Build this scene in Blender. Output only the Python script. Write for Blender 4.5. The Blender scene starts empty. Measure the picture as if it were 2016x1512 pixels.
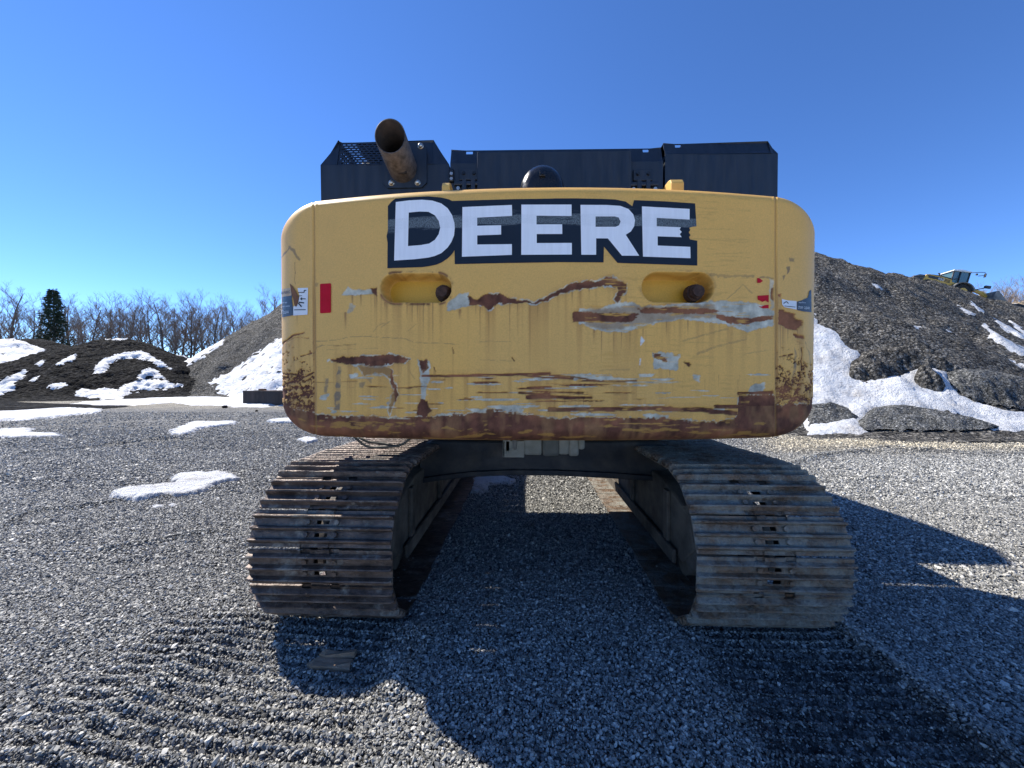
import bpy, bmesh, math, random
import numpy as np
from mathutils import Vector, Matrix, Euler
from mathutils.bvhtree import BVHTree
random.seed(7)
RNG = np.random.default_rng(11)
SC = bpy.context.scene
COL = SC.collection

# ------------------------------------------------------------------ camera
F = 757.0                       # focal length in photo pixels (2016 wide)
CAMH = 1.53
YAW, PITCH = math.atan(29 / F), math.atan(11 / F)
cam_data = bpy.data.cameras.new('camera')
cam = bpy.data.objects.new('camera', cam_data); COL.objects.link(cam)
cam_data.sensor_width = 36.0
cam_data.lens = F / 2016 * 36
cam_data.clip_start = 0.05; cam_data.clip_end = 4000
cam.location = (0, 0, CAMH)
cam.rotation_euler = (math.pi / 2 - PITCH, 0, YAW)
SC.camera = cam

# ------------------------------------------------------------------ sky + sun
SUN = Vector((-0.80, 0.48, 1.0)).normalized()
world = bpy.data.worlds.new('World'); SC.world = world; world.use_nodes = True
wn = world.node_tree.nodes; wl = world.node_tree.links
sky = wn.new('ShaderNodeTexSky'); sky.sky_type = 'NISHITA'; sky.sun_disc = False
sky.sun_elevation = math.asin(SUN.z)
sky.sun_rotation = math.atan2(SUN.x, SUN.y)
sky.altitude = 2000; sky.air_density = 0.8; sky.dust_density = 0.0; sky.ozone_density = 6.0
bg = wn['Background']; bg.inputs['Strength'].default_value = 0.091
hs = wn.new('ShaderNodeHueSaturation'); hs.inputs['Saturation'].default_value = 1.12; hs.inputs['Hue'].default_value = 0.506
wl.new(sky.outputs[0], hs.inputs['Color']); wl.new(hs.outputs[0], bg.inputs['Color'])
sd = bpy.data.lights.new('sun', 'SUN'); sd.energy = 2.95; sd.angle = math.radians(0.53); sd.color = (1, 0.955, 0.88)
sun = bpy.data.objects.new('sun', sd); COL.objects.link(sun)
sun.rotation_euler = SUN.to_track_quat('Z', 'Y').to_euler(); sun.location = (-20, 12, 25)
SC.view_settings.view_transform = 'Standard'; SC.view_settings.look = 'None'
SC.view_settings.exposure = 1.5; SC.view_settings.gamma = 1.0
SC.cycles.max_bounces = 6; SC.cycles.diffuse_bounces = 3; SC.cycles.glossy_bounces = 3
SC.cycles.use_denoising = True
SC.cycles.caustics_reflective = False; SC.cycles.caustics_refractive = False

# ------------------------------------------------------------------ measuring helpers
RM = np.array(Euler((math.pi / 2 - PITCH, 0, YAW)).to_matrix())
CAM = np.array((0, 0, CAMH))
def ray(px, py):
    return RM @ np.array(((px - 1008) / F, -(py - 756) / F, -1.0))
def at(px, py, D):                     # the point on the plane y = D seen at a photo pixel
    r = ray(px, py); return CAM + r * (D / r[1])
def gnd(px, py, z=0.0):
    r = ray(px, py); return CAM + r * ((z - CAMH) / r[2])
def proj(P):                           # world -> photo pixels (arrays)
    q = (np.asarray(P) - CAM) @ RM
    d = np.maximum(-q[..., 2], 1e-3)
    return 1008 + F * q[..., 0] / d, 756 - F * q[..., 1] / d

# ------------------------------------------------------------------ numpy noise
def _h(ix, iy, s):
    n = (ix.astype(np.int64) * 374761393 + iy.astype(np.int64) * 668265263 + s * 1274126177) & 0x7fffffff
    n = ((n ^ (n >> 13)) * 1274126177) & 0x7fffffff
    return ((n ^ (n >> 16)) & 0xffff) / 65535.0
def vn(x, y, s=0):
    x = np.asarray(x, float); y = np.asarray(y, float)
    ix = np.floor(x); iy = np.floor(y); fx = x - ix; fy = y - iy
    fx = fx * fx * (3 - 2 * fx); fy = fy * fy * (3 - 2 * fy)
    a = _h(ix, iy, s); b = _h(ix + 1, iy, s); c = _h(ix, iy + 1, s); d = _h(ix + 1, iy + 1, s)
    return (a * (1 - fx) + b * fx) * (1 - fy) + (c * (1 - fx) + d * fx) * fy
def fbm(x, y, s=0, o=4, g=0.5):
    t = 0; a = 1; n = 0
    for i in range(o):
        t = t + a * vn(x, y, s + i * 17); n += a; a *= g; x = x * 2.03 + 5.1; y = y * 2.03 + 3.7
    return t / n                         # 0..1
def sstep(a, b, x):
    t = np.clip((x - a) / (b - a + 1e-12), 0, 1); return t * t * (3 - 2 * t)
def sdf_poly(px, py, pts):               # signed distance to a polygon, negative inside
    p = np.asarray(pts, float); d = np.full(px.shape, 1e9); ins = np.zeros(px.shape, bool)
    n = len(p)
    for i in range(n):
        ax, ay = p[i]; bx, by = p[(i + 1) % n]
        ex, ey = bx - ax, by - ay; wx, wy = px - ax, py - ay
        t = np.clip((wx * ex + wy * ey) / (ex * ex + ey * ey + 1e-9), 0, 1)
        d = np.minimum(d, (wx - ex * t) ** 2 + (wy - ey * t) ** 2)
        c = ((ay > py) != (by > py)) & (px < (bx - ax) * (py - ay) / ((by - ay) if by != ay else 1e-9) + ax)
        ins ^= c
    d = np.sqrt(d)
    return np.where(ins, -d, d)
def dist_line(px, py, pts):
    p = np.asarray(pts, float); d = np.full(px.shape, 1e9)
    for i in range(len(p) - 1):
        ax, ay = p[i]; bx, by = p[i + 1]; ex, ey = bx - ax, by - ay; wx, wy = px - ax, py - ay
        t = np.clip((wx * ex + wy * ey) / (ex * ex + ey * ey + 1e-9), 0, 1)
        d = np.minimum(d, (wx - ex * t) ** 2 + (wy - ey * t) ** 2)
    return np.sqrt(d)

# ------------------------------------------------------------------ mesh helpers
def link(name, me, m=None, parent=None):
    o = bpy.data.objects.new(name, me); COL.objects.link(o)
    if m: me.materials.append(m)
    if parent: o.parent = parent
    return o
def empty(name, loc=(0, 0, 0)):
    o = bpy.data.objects.new(name, None); COL.objects.link(o); o.location = loc
    o.empty_display_size = 0.2
    return o
def tag(o, label, cat=None, group=None, kind=None):
    o['label'] = label
    if cat: o['category'] = cat
    if group: o['group'] = group
    if kind: o['kind'] = kind
    return o
def mesh(name, v, f, smooth=False):
    me = bpy.data.meshes.new(name)
    me.from_pydata([tuple(map(float, a)) for a in v], [], [tuple(map(int, a)) for a in f]); me.update()
    if smooth:
        me.polygons.foreach_set('use_smooth', [True] * len(me.polygons))
    return me
def np_mesh(name, V, Q, smooth=True):     # big quad / tri meshes
    me = bpy.data.meshes.new(name); V = np.asarray(V, np.float32); Q = np.asarray(Q, np.int32)
    k = Q.shape[1]
    me.vertices.add(len(V)); me.vertices.foreach_set('co', V.ravel())
    me.loops.add(Q.size); me.loops.foreach_set('vertex_index', Q.ravel())
    me.polygons.add(len(Q)); me.polygons.foreach_set('loop_start', np.arange(len(Q), dtype=np.int32) * k)
    me.update(calc_edges=True)
    me.polygons.foreach_set('use_smooth', np.full(len(Q), smooth)); me.validate()
    return me
def grid_quads(nx, ny):                   # vertex index = j*nx+i
    i, j = np.meshgrid(np.arange(nx - 1), np.arange(ny - 1)); a = (j * nx + i).ravel()
    return np.stack([a, a + 1, a + nx + 1, a + nx], 1)
def from_bm(name, bm, m=None, parent=None, smooth=False):
    me = bpy.data.meshes.new(name); bm.to_mesh(me); bm.free()
    if smooth: me.polygons.foreach_set('use_smooth', [True] * len(me.polygons))
    return link(name, me, m, parent)
def bm_box(bm, c, s, rot=None, bev=0):
    r = bmesh.ops.create_cube(bm, size=1.0); vs = r['verts']
    M = Matrix.Translation(c) @ (rot.to_4x4() if rot else Matrix()) @ Matrix.Diagonal((*s, 1))
    bmesh.ops.transform(bm, matrix=M, verts=vs)
    if bev:
        es = list({e for v in vs for e in v.link_edges})
        bmesh.ops.bevel(bm, geom=es, offset=bev, segments=2, affect='EDGES', profile=0.5)
def box(name, c, s, m, parent=None, bev=0.0, rot=None):
    bm = bmesh.new(); bm_box(bm, c, s, rot, bev); return from_bm(name, bm, m, parent)
def bm_prism(bm, prof, a, b, axis='x'):   # profile extruded along an axis; prof = (p, q)
    def P(p, q, t):
        return {'x': (t, p, q), 'y': (p, t, q), 'z': (p, q, t)}[axis]
    va = [bm.verts.new(P(p, q, a)) for p, q in prof]; vb = [bm.verts.new(P(p, q, b)) for p, q in prof]
    n = len(prof)
    bm.faces.new(va); bm.faces.new(vb[::-1])
    for i in range(n): bm.faces.new((va[i], vb[i], vb[(i + 1) % n], va[(i + 1) % n]))
    bmesh.ops.recalc_face_normals(bm, faces=bm.faces)
def prism(name, prof, a, b, m, parent=None, axis='x', bev=0.0, smooth=False):
    bm = bmesh.new(); bm_prism(bm, prof, a, b, axis)
    if bev: bmesh.ops.bevel(bm, geom=list(bm.edges), offset=bev, segments=2, affect='EDGES', profile=0.5)
    return from_bm(name, bm, m, parent, smooth)
def tube_vf(pts, rad, n=8, cap=True, base=0):
    V = []; Fc = []
    P = [Vector(p) for p in pts]; R = rad if hasattr(rad, '__len__') else [rad] * len(P)
    up = Vector((0.13, 0.2, 1)).normalized()
    for k, p in enumerate(P):
        d = (P[min(k + 1, len(P) - 1)] - P[max(k - 1, 0)]).normalized()
        s = d.cross(up); s = s.normalized() if s.length > 1e-4 else Vector((1, 0, 0)); t = s.cross(d)
        for i in range(n):
            a = 2 * math.pi * i / n; V.append(p + (s * math.cos(a) + t * math.sin(a)) * R[k])
    for k in range(len(P) - 1):
        for i in range(n):
            Fc.append((base + k * n + i, base + k * n + (i + 1) % n, base + (k + 1) * n + (i + 1) % n, base + (k + 1) * n + i))
    if cap:
        Fc.append(tuple(base + i for i in range(n))[::-1]); Fc.append(tuple(base + (len(P) - 1) * n + i for i in range(n)))
    return V, Fc
def tube(name, pts, rad, m, parent=None, n=10, cap=True):
    V, Fc = tube_vf(pts, rad, n, cap); me = mesh(name, V, Fc)
    me.polygons.foreach_set('use_smooth', [len(p.vertices) == 4 for p in me.polygons])
    return link(name, me, m, parent)

# ------------------------------------------------------------------ materials
class NT:
    def __init__(s, name):
        s.m = bpy.data.materials.new(name); s.m.use_nodes = True; s.t = s.m.node_tree; s.n = s.t.nodes
        s.b = s.n['Principled BSDF']
    def add(s, typ, **kw):
        nd = s.n.new(typ)
        for k, v in kw.items():
            if hasattr(nd, k): setattr(nd, k, v)
        return nd
    def link(s, a, b): s.t.links.new(a, b)
    def coord(s, kind='Object', scale=(1, 1, 1)):
        c = s.add('ShaderNodeTexCoord'); mp = s.add('ShaderNodeMapping'); mp.inputs['Scale'].default_value = scale
        s.link(c.outputs[kind], mp.inputs['Vector']); return mp.outputs[0]
    def noise(s, vec, scale, detail=4, rough=0.6):
        n = s.add('ShaderNodeTexNoise'); n.inputs['Scale'].default_value = scale
        n.inputs['Detail'].default_value = detail; n.inputs['Roughness'].default_value = rough
        s.link(vec, n.inputs['Vector']); return n.outputs['Fac']
    def voro(s, vec, scale, feature='F1', out='Distance'):
        n = s.add('ShaderNodeTexVoronoi'); n.feature = feature; n.inputs['Scale'].default_value = scale
        s.link(vec, n.inputs['Vector']); return n.outputs[out]
    def ramp(s, fac, stops):
        r = s.add('ShaderNodeValToRGB'); e = r.color_ramp.elements
        while len(e) < len(stops): e.new(0.5)
        for k, (p, c) in enumerate(stops):
            e[k].position = p; e[k].color = (*c, 1) if hasattr(c, '__len__') else (c, c, c, 1)
        s.link(fac, r.inputs['Fac']); return r.outputs['Color']
    def mix(s, fac, a, b, mode='MIX'):
        m = s.add('ShaderNodeMix'); m.data_type = 'RGBA'; m.blend_type = mode
        for sock, v in ((m.inputs['Factor'], fac), (m.inputs[6], a), (m.inputs[7], b)):
            if hasattr(v, 'links'): s.link(v, sock)
            elif hasattr(v, '__len__'): sock.default_value = (*v, 1)
            else: sock.default_value = v
        return m.outputs[2]
    def math(s, op, a, b=0.0, clamp=False):
        m = s.add('ShaderNodeMath'); m.operation = op; m.use_clamp = clamp
        for k, v in ((0, a), (1, b)):
            if hasattr(v, 'links'): s.link(v, m.inputs[k])
            else: m.inputs[k].default_value = v
        return m.outputs[0]
    def set(s, **kw):
        for k, v in kw.items():
            sock = s.b.inputs[{'color': 'Base Color', 'rough': 'Roughness', 'metal': 'Metallic', 'spec': 'Specular IOR Level', 'alpha': 'Alpha', 'trans': 'Transmission Weight', 'coat': 'Coat Weight', 'emit': 'Emission Color'}[k]]
            if hasattr(v, 'links'): s.link(v, sock)
            elif hasattr(v, '__len__'): sock.default_value = (*v, 1)
            else: sock.default_value = v
    def bump(s, h, strength=0.4, dist=0.01, prev=None):
        b = s.add('ShaderNodeBump'); b.inputs['Strength'].default_value = strength; b.inputs['Distance'].default_value = dist
        s.link(h, b.inputs['Height'])
        if prev: s.link(prev, b.inputs['Normal'])
        s.link(b.outputs[0], s.b.inputs['Normal']); return b.outputs[0]

def simple(name, a, b=None, scale=6, rough=0.6, metal=0.0, bump=0.15, bscale=60, stretch=(1, 1, 1), spec=0.5, lo=0.35, hi=0.65):
    t = NT(name); v = t.coord('Object', stretch)
    n = t.noise(v, scale, 6)
    t.set(color=t.ramp(n, [(lo, a), (hi, b or a)]), metal=metal, spec=spec)
    t.set(rough=t.ramp(t.noise(v, scale * 2.3), [(0.3, max(rough - 0.12, 0.05)), (0.7, min(rough + 0.12, 1))]))
    if bump: t.bump(t.noise(t.coord('Object'), bscale, 5), bump, 0.004)
    return t.m

M = {}
M['hood'] = simple('navy_black_paint', (0.008, 0.013, 0.022), (0.017, 0.024, 0.036), 3, 0.42, 0, 0.05, 160, (6, 6, 0.7))
M['hood_in'] = simple('hood_interior', (0.01, 0.01, 0.011), None, 3, 0.8, 0, 0)
M['black_plastic'] = simple('black_plastic', (0.006, 0.006, 0.006), (0.011, 0.011, 0.011), 8, 0.28, 0, 0.05, 200)
M['lens'] = simple('camera_lens', (0.006, 0.006, 0.008), None, 4, 0.08, 0, 0)
M['pipe'] = simple('heat_stained_steel', (0.045, 0.036, 0.031), (0.135, 0.11, 0.095), 9, 0.55, 0.35, 0.25, 70, (3, 3, 3))
M['soot'] = simple('soot', (0.012, 0.010, 0.009), (0.05, 0.032, 0.022), 10, 0.9, 0, 0.3, 50)
M['bolt'] = simple('zinc_bolt', (0.35, 0.34, 0.32), (0.55, 0.54, 0.5), 20, 0.35, 0.8, 0.1)
M['rust_bolt'] = simple('rusted_bolt', (0.035, 0.018, 0.012), (0.09, 0.045, 0.03), 40, 0.85, 0.1, 0.6, 120)
M['yellow'] = simple('yellow_paint_plain', (0.60, 0.355, 0.075), (0.68, 0.42, 0.11), 5, 0.5, 0, 0.1, 200)
M['beam'] = simple('dark_undercarriage_paint', (0.012, 0.014, 0.018), (0.06, 0.05, 0.04), 5, 0.6, 0, 0.3, 60, (1, 1, 1), 0.5, 0.45, 0.8)
M['frame'] = simple('muddy_track_frame', (0.06, 0.05, 0.038), (0.17, 0.14, 0.105), 5, 0.85, 0, 0.5, 40)
M['motor'] = simple('dusty_grey_casting', (0.22, 0.21, 0.17), (0.33, 0.31, 0.26), 9, 0.7, 0, 0.2, 50)
M['hose'] = simple('dusty_hose', (0.07, 0.065, 0.055), (0.12, 0.11, 0.09), 20, 0.7, 0, 0.1)
M['red'] = simple('red_reflector', (0.45, 0.001, 0.012), (0.52, 0.002, 0.02), 20, 0.5, 0, 0.05, 300, spec=0.15)
M['rubber'] = simple('tyre_rubber', (0.014, 0.014, 0.014), (0.04, 0.037, 0.033), 5, 0.9, 0, 0.3, 30)
M['loader_yellow'] = simple('loader_yellow', (0.62, 0.36, 0.05), (0.70, 0.42, 0.08), 2, 0.5, 0, 0.05)
M['loader_black'] = simple('loader_black', (0.02, 0.02, 0.022), (0.045, 0.045, 0.045), 2, 0.5, 0, 0)
M['loader_white'] = simple('loader_white', (0.7, 0.69, 0.66), (0.8, 0.8, 0.78), 3, 0.5, 0, 0)
M['loader_grey'] = simple('worn_bucket_steel', (0.14, 0.13, 0.115), (0.3, 0.28, 0.25), 2, 0.7, 0.2, 0.1)
M['glass'] = simple('tinted_glass', (0.05, 0.11, 0.12), (0.09, 0.17, 0.18), 1.2, 0.06, 0, 0, spec=0.9)
M['wood'] = simple('bark_brown', (0.22, 0.14, 0.085), (0.36, 0.24, 0.155), 14, 0.8, 0, 0.4, 50, (1, 6, 6))
M['steel_block'] = simple('rusty_steel_trough', (0.02, 0.019, 0.02), (0.07, 0.05, 0.042), 1.6, 0.8, 0.1, 0.3, 20, (1, 1, 0.3))
M['rust_scrap'] = simple('rust_scrap', (0.09, 0.04, 0.02), (0.2, 0.09, 0.045), 4, 0.9, 0, 0.4, 20)
M['white_print'] = simple('white_print', (0.62, 0.64, 0.66), (0.7, 0.72, 0.74), 8, 0.45, 0, 0)
M['dark_print'] = simple('navy_print', (0.018, 0.035, 0.06), (0.03, 0.05, 0.08), 30, 0.45, 0, 0)
M['faded_print'] = simple('faded_orange_print', (0.45, 0.27, 0.13), (0.5, 0.36, 0.2), 30, 0.5, 0, 0)
M['black_print'] = simple('black_print', (0.012, 0.012, 0.014), None, 30, 0.45, 0, 0)
M['bark'] = simple('winter_bark', (0.09, 0.075, 0.065), (0.18, 0.155, 0.135), 1.2, 0.9, 0, 0)
M['twig'] = simple('winter_twigs', (0.20, 0.15, 0.115), (0.34, 0.27, 0.215), 0.4, 0.9, 0, 0)
M['needle'] = simple('pine_needles', (0.02, 0.035, 0.018), (0.05, 0.07, 0.035), 1.0, 0.8, 0, 0)
M['straw'] = simple('dry_straw', (0.4, 0.32, 0.2), None, 1.0, 0.8, 0, 0)

def mat_shoe(name, a, b, mud, amount, bump):
    t = NT(name); v = t.coord('Object'); oi = t.add('ShaderNodeObjectInfo')
    off = t.add('ShaderNodeVectorMath'); off.operation = 'ADD'
    cmb = t.add('ShaderNodeCombineXYZ')
    for k in range(3): t.link(t.math('MULTIPLY', oi.outputs['Random'], 37.0 + 11 * k), cmb.inputs[k])
    t.link(v, off.inputs[0]); t.link(cmb.outputs[0], off.inputs[1]); v2 = off.outputs[0]
    mp = t.add('ShaderNodeMapping'); mp.inputs['Scale'].default_value = (1.2, 2, 2); t.link(v2, mp.inputs['Vector'])
    n1 = t.noise(mp.outputs[0], 7, 8, 0.7); n2 = t.noise(v2, 5.5, 8, 0.7); n3 = t.noise(v2, 55, 5)
    c = t.ramp(n1, [(0.35, a), (0.68, b)])
    mk = t.ramp(n2, [(amount - 0.05, 0.0), (amount + 0.1, 1.0)])
    c2 = t.mix(mk, c, t.mix(n3, tuple(x * 0.55 for x in mud), tuple(min(x * 1.35, 1) for x in mud)))
    t.set(color=c2, rough=t.mix(mk, (0.48,) * 3, (0.93,) * 3), metal=t.math('MULTIPLY', t.math('SUBTRACT', 1.0, mk), 0.35))
    nb = t.bump(n3, bump, 0.012); t.bump(t.noise(v2, 18, 4), bump * 0.7, 0.03, nb)
    return t.m
M['shoe_l'] = mat_shoe('track_shoe_worn_brown', (0.045, 0.030, 0.023), (0.20, 0.14, 0.105), (0.36, 0.315, 0.25), 0.585, 0.45)
M['shoe_r'] = mat_shoe('track_shoe_caked_grit', (0.09, 0.06, 0.04), (0.25, 0.165, 0.105), (0.25, 0.235, 0.195), 0.48, 1.0)
M['chain'] = simple('track_chain', (0.02, 0.016, 0.013), (0.06, 0.045, 0.035), 8, 0.7, 0.3, 0.4, 40)

def mat_gravel(name, cols, sc, bump, dist, attr=None, large=0.35, spec=0.35):
    t = NT(name); v = t.coord('Object')
    vor = t.add('ShaderNodeTexVoronoi'); vor.inputs['Scale'].default_value = sc; t.link(v, vor.inputs['Vector'])
    sep = t.add('ShaderNodeSeparateColor'); t.link(vor.outputs['Color'], sep.inputs[0])
    c = t.ramp(sep.outputs[0], [(0.0, cols[0]), (0.55, cols[1]), (1.0, cols[2])])
    gap = t.ramp(vor.outputs['Distance'], [(0.25, 1.0), (0.75, 0.35)])
    big = t.ramp(t.noise(v, large, 6, 0.65), [(0.3, 0.72), (0.7, 1.2)])
    c = t.mix(1.0, c, gap, 'MULTIPLY'); c = t.mix(1.0, c, big, 'MULTIPLY')
    mid = t.ramp(t.noise(t.coord('Object', (1, 2.2, 1)), 2.2, 6, 0.75), [(0.3, 0.5), (0.7, 1.5)]); c = t.mix(1.0, c, mid, 'MULTIPLY')
    if attr:
        a = t.add('ShaderNodeAttribute'); a.attribute_name = attr
        c = t.mix(1.0, c, a.outputs['Color'], 'MULTIPLY')
    t.set(color=c, rough=0.9, spec=spec)
    nb = t.bump(t.math('MULTIPLY', vor.outputs['Distance'], -1.0), bump, dist)
    t.bump(t.noise(v, sc * 0.21, 5, 0.7), bump * 0.9, dist * 5, nb)
    return t.m
GREY = [(0.085, 0.085, 0.082), (0.225, 0.222, 0.212), (0.58, 0.565, 0.525)]
M['ground'] = mat_gravel('gravel_ground', GREY, 42, 1.0, 0.02, 'zone', 0.5)
M['pile_grey'] = mat_gravel('stockpile_grey', [(0.13, 0.133, 0.127), (0.26, 0.262, 0.25), (0.46, 0.45, 0.425)], 22, 1.0, 0.09, None, 0.5)
M['pile_brown'] = mat_gravel('stockpile_brown', [(0.08, 0.076, 0.068), (0.175, 0.165, 0.148), (0.40, 0.375, 0.33)], 13, 1.0, 0.09, None, 0.6, 0.15)
M['pile_dark'] = mat_gravel('stockpile_dark', [(0.010, 0.010, 0.011), (0.022, 0.0225, 0.024), (0.065, 0.063, 0.061)], 6, 1.0, 0.16, None, 0.3, 0.05)
M['pile_tan'] = mat_gravel('stockpile_tan', [(0.3, 0.22, 0.14), (0.42, 0.32, 0.21), (0.55, 0.45, 0.32)], 3, 0.8, 0.2, None, 0.3)
def mat_snow():
    t = NT('old_snow'); v = t.coord('Object'); n = t.noise(v, 1.3, 8, 0.7); n2 = t.noise(v, 14, 6, 0.7)
    c = t.ramp(n, [(0.3, (0.78, 0.80, 0.82)), (0.55, (0.68, 0.68, 0.68)), (0.75, (0.42, 0.39, 0.35))])
    sp = t.ramp(t.noise(v, 9, 8, 0.8), [(0.555, 0.0), (0.66, 1.0)]); c = t.mix(t.math('MULTIPLY', sp, 0.8), c, (0.16, 0.15, 0.135))
    t.set(color=c, rough=0.6, spec=0.3)
    nb = t.bump(n2, 0.8, 0.08); t.bump(n, 0.8, 0.3, nb)
    return t.m
M['snow'] = mat_snow()
def mat_stone():
    t = NT('crushed_stone'); oi = t.add('ShaderNodeObjectInfo')
    a = t.add('ShaderNodeAttribute'); a.attribute_type = 'INSTANCER'; a.attribute_name = 'tint'
    c = t.ramp(oi.outputs['Random'], [(0.0, (0.09, 0.089, 0.083)), (0.35, (0.185, 0.182, 0.167)), (0.65, (0.31, 0.302, 0.273)), (0.88, (0.47, 0.45, 0.40)), (0.985, (0.64, 0.605, 0.53))])
    c = t.mix(1.0, c, a.outputs['Color'], 'MULTIPLY')
    n = t.noise(t.coord('Object'), 2.0, 4)
    c = t.mix(1.0, c, t.ramp(n, [(0.3, 0.8), (0.7, 1.18)]), 'MULTIPLY')
    t.set(color=c, rough=0.6, spec=0.4)
    return t.m
M['stone'] = mat_stone()

# ================================================================== GROUND
def G(pts): return [tuple(gnd(*p)[:2]) for p in pts]
RIDGES = [(G([(0, 1040), (60, 1010), (160, 1000), (250, 985), (330, 978)]), 0.028, 0.06),
          (G([(210, 1082), (300, 1068), (360, 1055), (405, 1047)]), 0.03, 0.06),
          (G([(50, 893), (140, 885), (300, 868), (430, 862), (540, 852)]), 0.045, 0.12),
          (G([(230, 875), (330, 866), (520, 850)]), 0.04, 0.15),
          (G([(0, 842), (160, 836), (320, 826), (480, 822)]), 0.05, 0.25),
          (G([(0, 850), (200, 845), (400, 835)]), 0.04, 0.2),
          (G([(240, 1140), (330, 1120), (420, 1108)]), 0.02, 0.06),
          (G([(1556, 925), (1568, 910), (1600, 900), (1650, 893), (1740, 886), (1850, 889), (2016, 897)]), 0.065, 0.09),
          (G([(1600, 880), (1720, 884), (1850, 889), (2016, 905)]), 0.04, 0.12),
          (G([(1680, 945), (1710, 940), (1750, 938)]), 0.03, 0.06),
          (G([(1965, 985), (1990, 978), (2016, 974)]), 0.03, 0.05),
          ([(1.93, 2.5), (1.93, 1.0)], 0.045, 0.07), ([(-0.70, 2.25), (-0.66, 1.85)], 0.06, 0.09),
          ([(-1.74, 2.3), (-2.0, 1.3)], 0.025, 0.08)]
def gh(x, y):
    z = 0.05 * (fbm(x * 0.35, y * 0.35, 3, 3) - 0.5) + 0.022 * (fbm(x * 1.9, y * 1.9, 5, 3) - 0.5)
    for pts, a, w in RIDGES:
        b = np.array(pts); mnx, mny = b.min(0) - w * 4; mxx, mxy = b.max(0) + w * 4
        s = (x > mnx) & (x < mxx) & (y > mny) & (y < mxy)
        if s.any():
            d = dist_line(x[s], y[s] + 0.04 * (vn(x[s] * 3, y[s] * 3, 8) - 0.5), pts)
            k = 0.6 + 0.8 * vn(x[s] * 2.2, y[s] * 2.2, 21)
            z[s] += a * k * np.exp(-(d / w) ** 2)
    # grouser prints behind the tracks
    for x0, x1, y0, y1, am in ((-2.35, -0.72, 0.9, 2.45, 0.026), (0.95, 1.9, 0.9, 2.5, 0.017)):
        wv = y + 0.05 * (vn(x * 1.5, y * 0.8, 31) - 0.5) + (0.06 * (x + 1.6) if x1 < 0 else 0)
        m = sstep(x0 - 0.05, x0 + 0.3, x) * sstep(x1 + 0.03, x1 - 0.05, x) * sstep(y0, y0 + 0.2, y) * sstep(y1, y1 - 0.1, y)
        z += m * am * (np.sin(wv * 2 * math.pi / 0.078) * (0.25 + 1.0 * vn(x * 2.2, y * 2.2, 9)) - (1.6 if x1 > 0 else 0.4))
    far = sstep(30, 80, np.hypot(x, y)); z *= 1 - 0.8 * far
    return z
def zone(x, y):                           # real colour differences of the yard: tan wheel road, dark crushed prints
    px, py = proj(np.stack([x, y, np.zeros_like(x)], -1)); c = np.ones((*x.shape, 3))
    j = 10 * (fbm(px * 0.02, py * 0.15, 44, 4) - 0.5)
    st = 0.35 + 0.9 * fbm(px * 0.004, py * 0.22, 40, 3)
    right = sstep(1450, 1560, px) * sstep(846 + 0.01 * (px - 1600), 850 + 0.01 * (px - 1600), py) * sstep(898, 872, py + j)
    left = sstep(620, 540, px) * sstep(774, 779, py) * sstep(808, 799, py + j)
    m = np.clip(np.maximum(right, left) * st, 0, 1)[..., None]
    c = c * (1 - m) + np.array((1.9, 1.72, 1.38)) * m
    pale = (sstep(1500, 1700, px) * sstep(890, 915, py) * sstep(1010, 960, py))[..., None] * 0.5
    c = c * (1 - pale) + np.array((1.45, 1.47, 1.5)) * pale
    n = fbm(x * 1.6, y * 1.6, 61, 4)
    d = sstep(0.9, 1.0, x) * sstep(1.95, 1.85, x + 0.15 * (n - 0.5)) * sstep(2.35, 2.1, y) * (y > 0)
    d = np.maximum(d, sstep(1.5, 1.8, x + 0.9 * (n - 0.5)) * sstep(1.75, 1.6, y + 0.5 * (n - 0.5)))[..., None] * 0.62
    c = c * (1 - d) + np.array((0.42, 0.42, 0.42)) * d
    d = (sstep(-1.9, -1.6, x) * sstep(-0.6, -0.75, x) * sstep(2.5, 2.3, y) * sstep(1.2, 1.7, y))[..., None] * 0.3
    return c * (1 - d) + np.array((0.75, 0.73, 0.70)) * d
def axis_steps(lo, hi, step, grow, end):
    a = list(np.arange(lo, hi, step)); s = step
    while a[-1] < end: s *= grow; a.append(a[-1] + s)
    return a
xp = axis_steps(0, 4.2, 0.03, 1.045, 700); xs = np.array([-v for v in xp[:0:-1]] + xp)
ys = list(np.arange(0.9, 2.6, 0.018)) + axis_steps(2.6, 5.2, 0.03, 1.03, 900); yn = [0.9]; s_ = 0.05
while yn[-1] > -60: s_ *= 1.25; yn.append(yn[-1] - s_)
ys = np.array(yn[:0:-1] + ys)
GX, GY = np.meshgrid(xs, ys)
GZ = gh(GX.ravel(), GY.ravel())
gme = np_mesh('ground', np.stack([GX.ravel(), GY.ravel(), GZ - 0.006], 1), grid_quads(len(xs), len(ys)))
za = gme.color_attributes.new('zone', 'FLOAT_COLOR', 'POINT')
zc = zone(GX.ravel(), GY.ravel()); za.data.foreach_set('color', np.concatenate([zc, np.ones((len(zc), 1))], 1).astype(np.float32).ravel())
ground = link('ground', gme, M['ground']); ground['kind'] = 'structure'; ground['label'] = 'grey crushed stone yard running out to the tree line'

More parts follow.
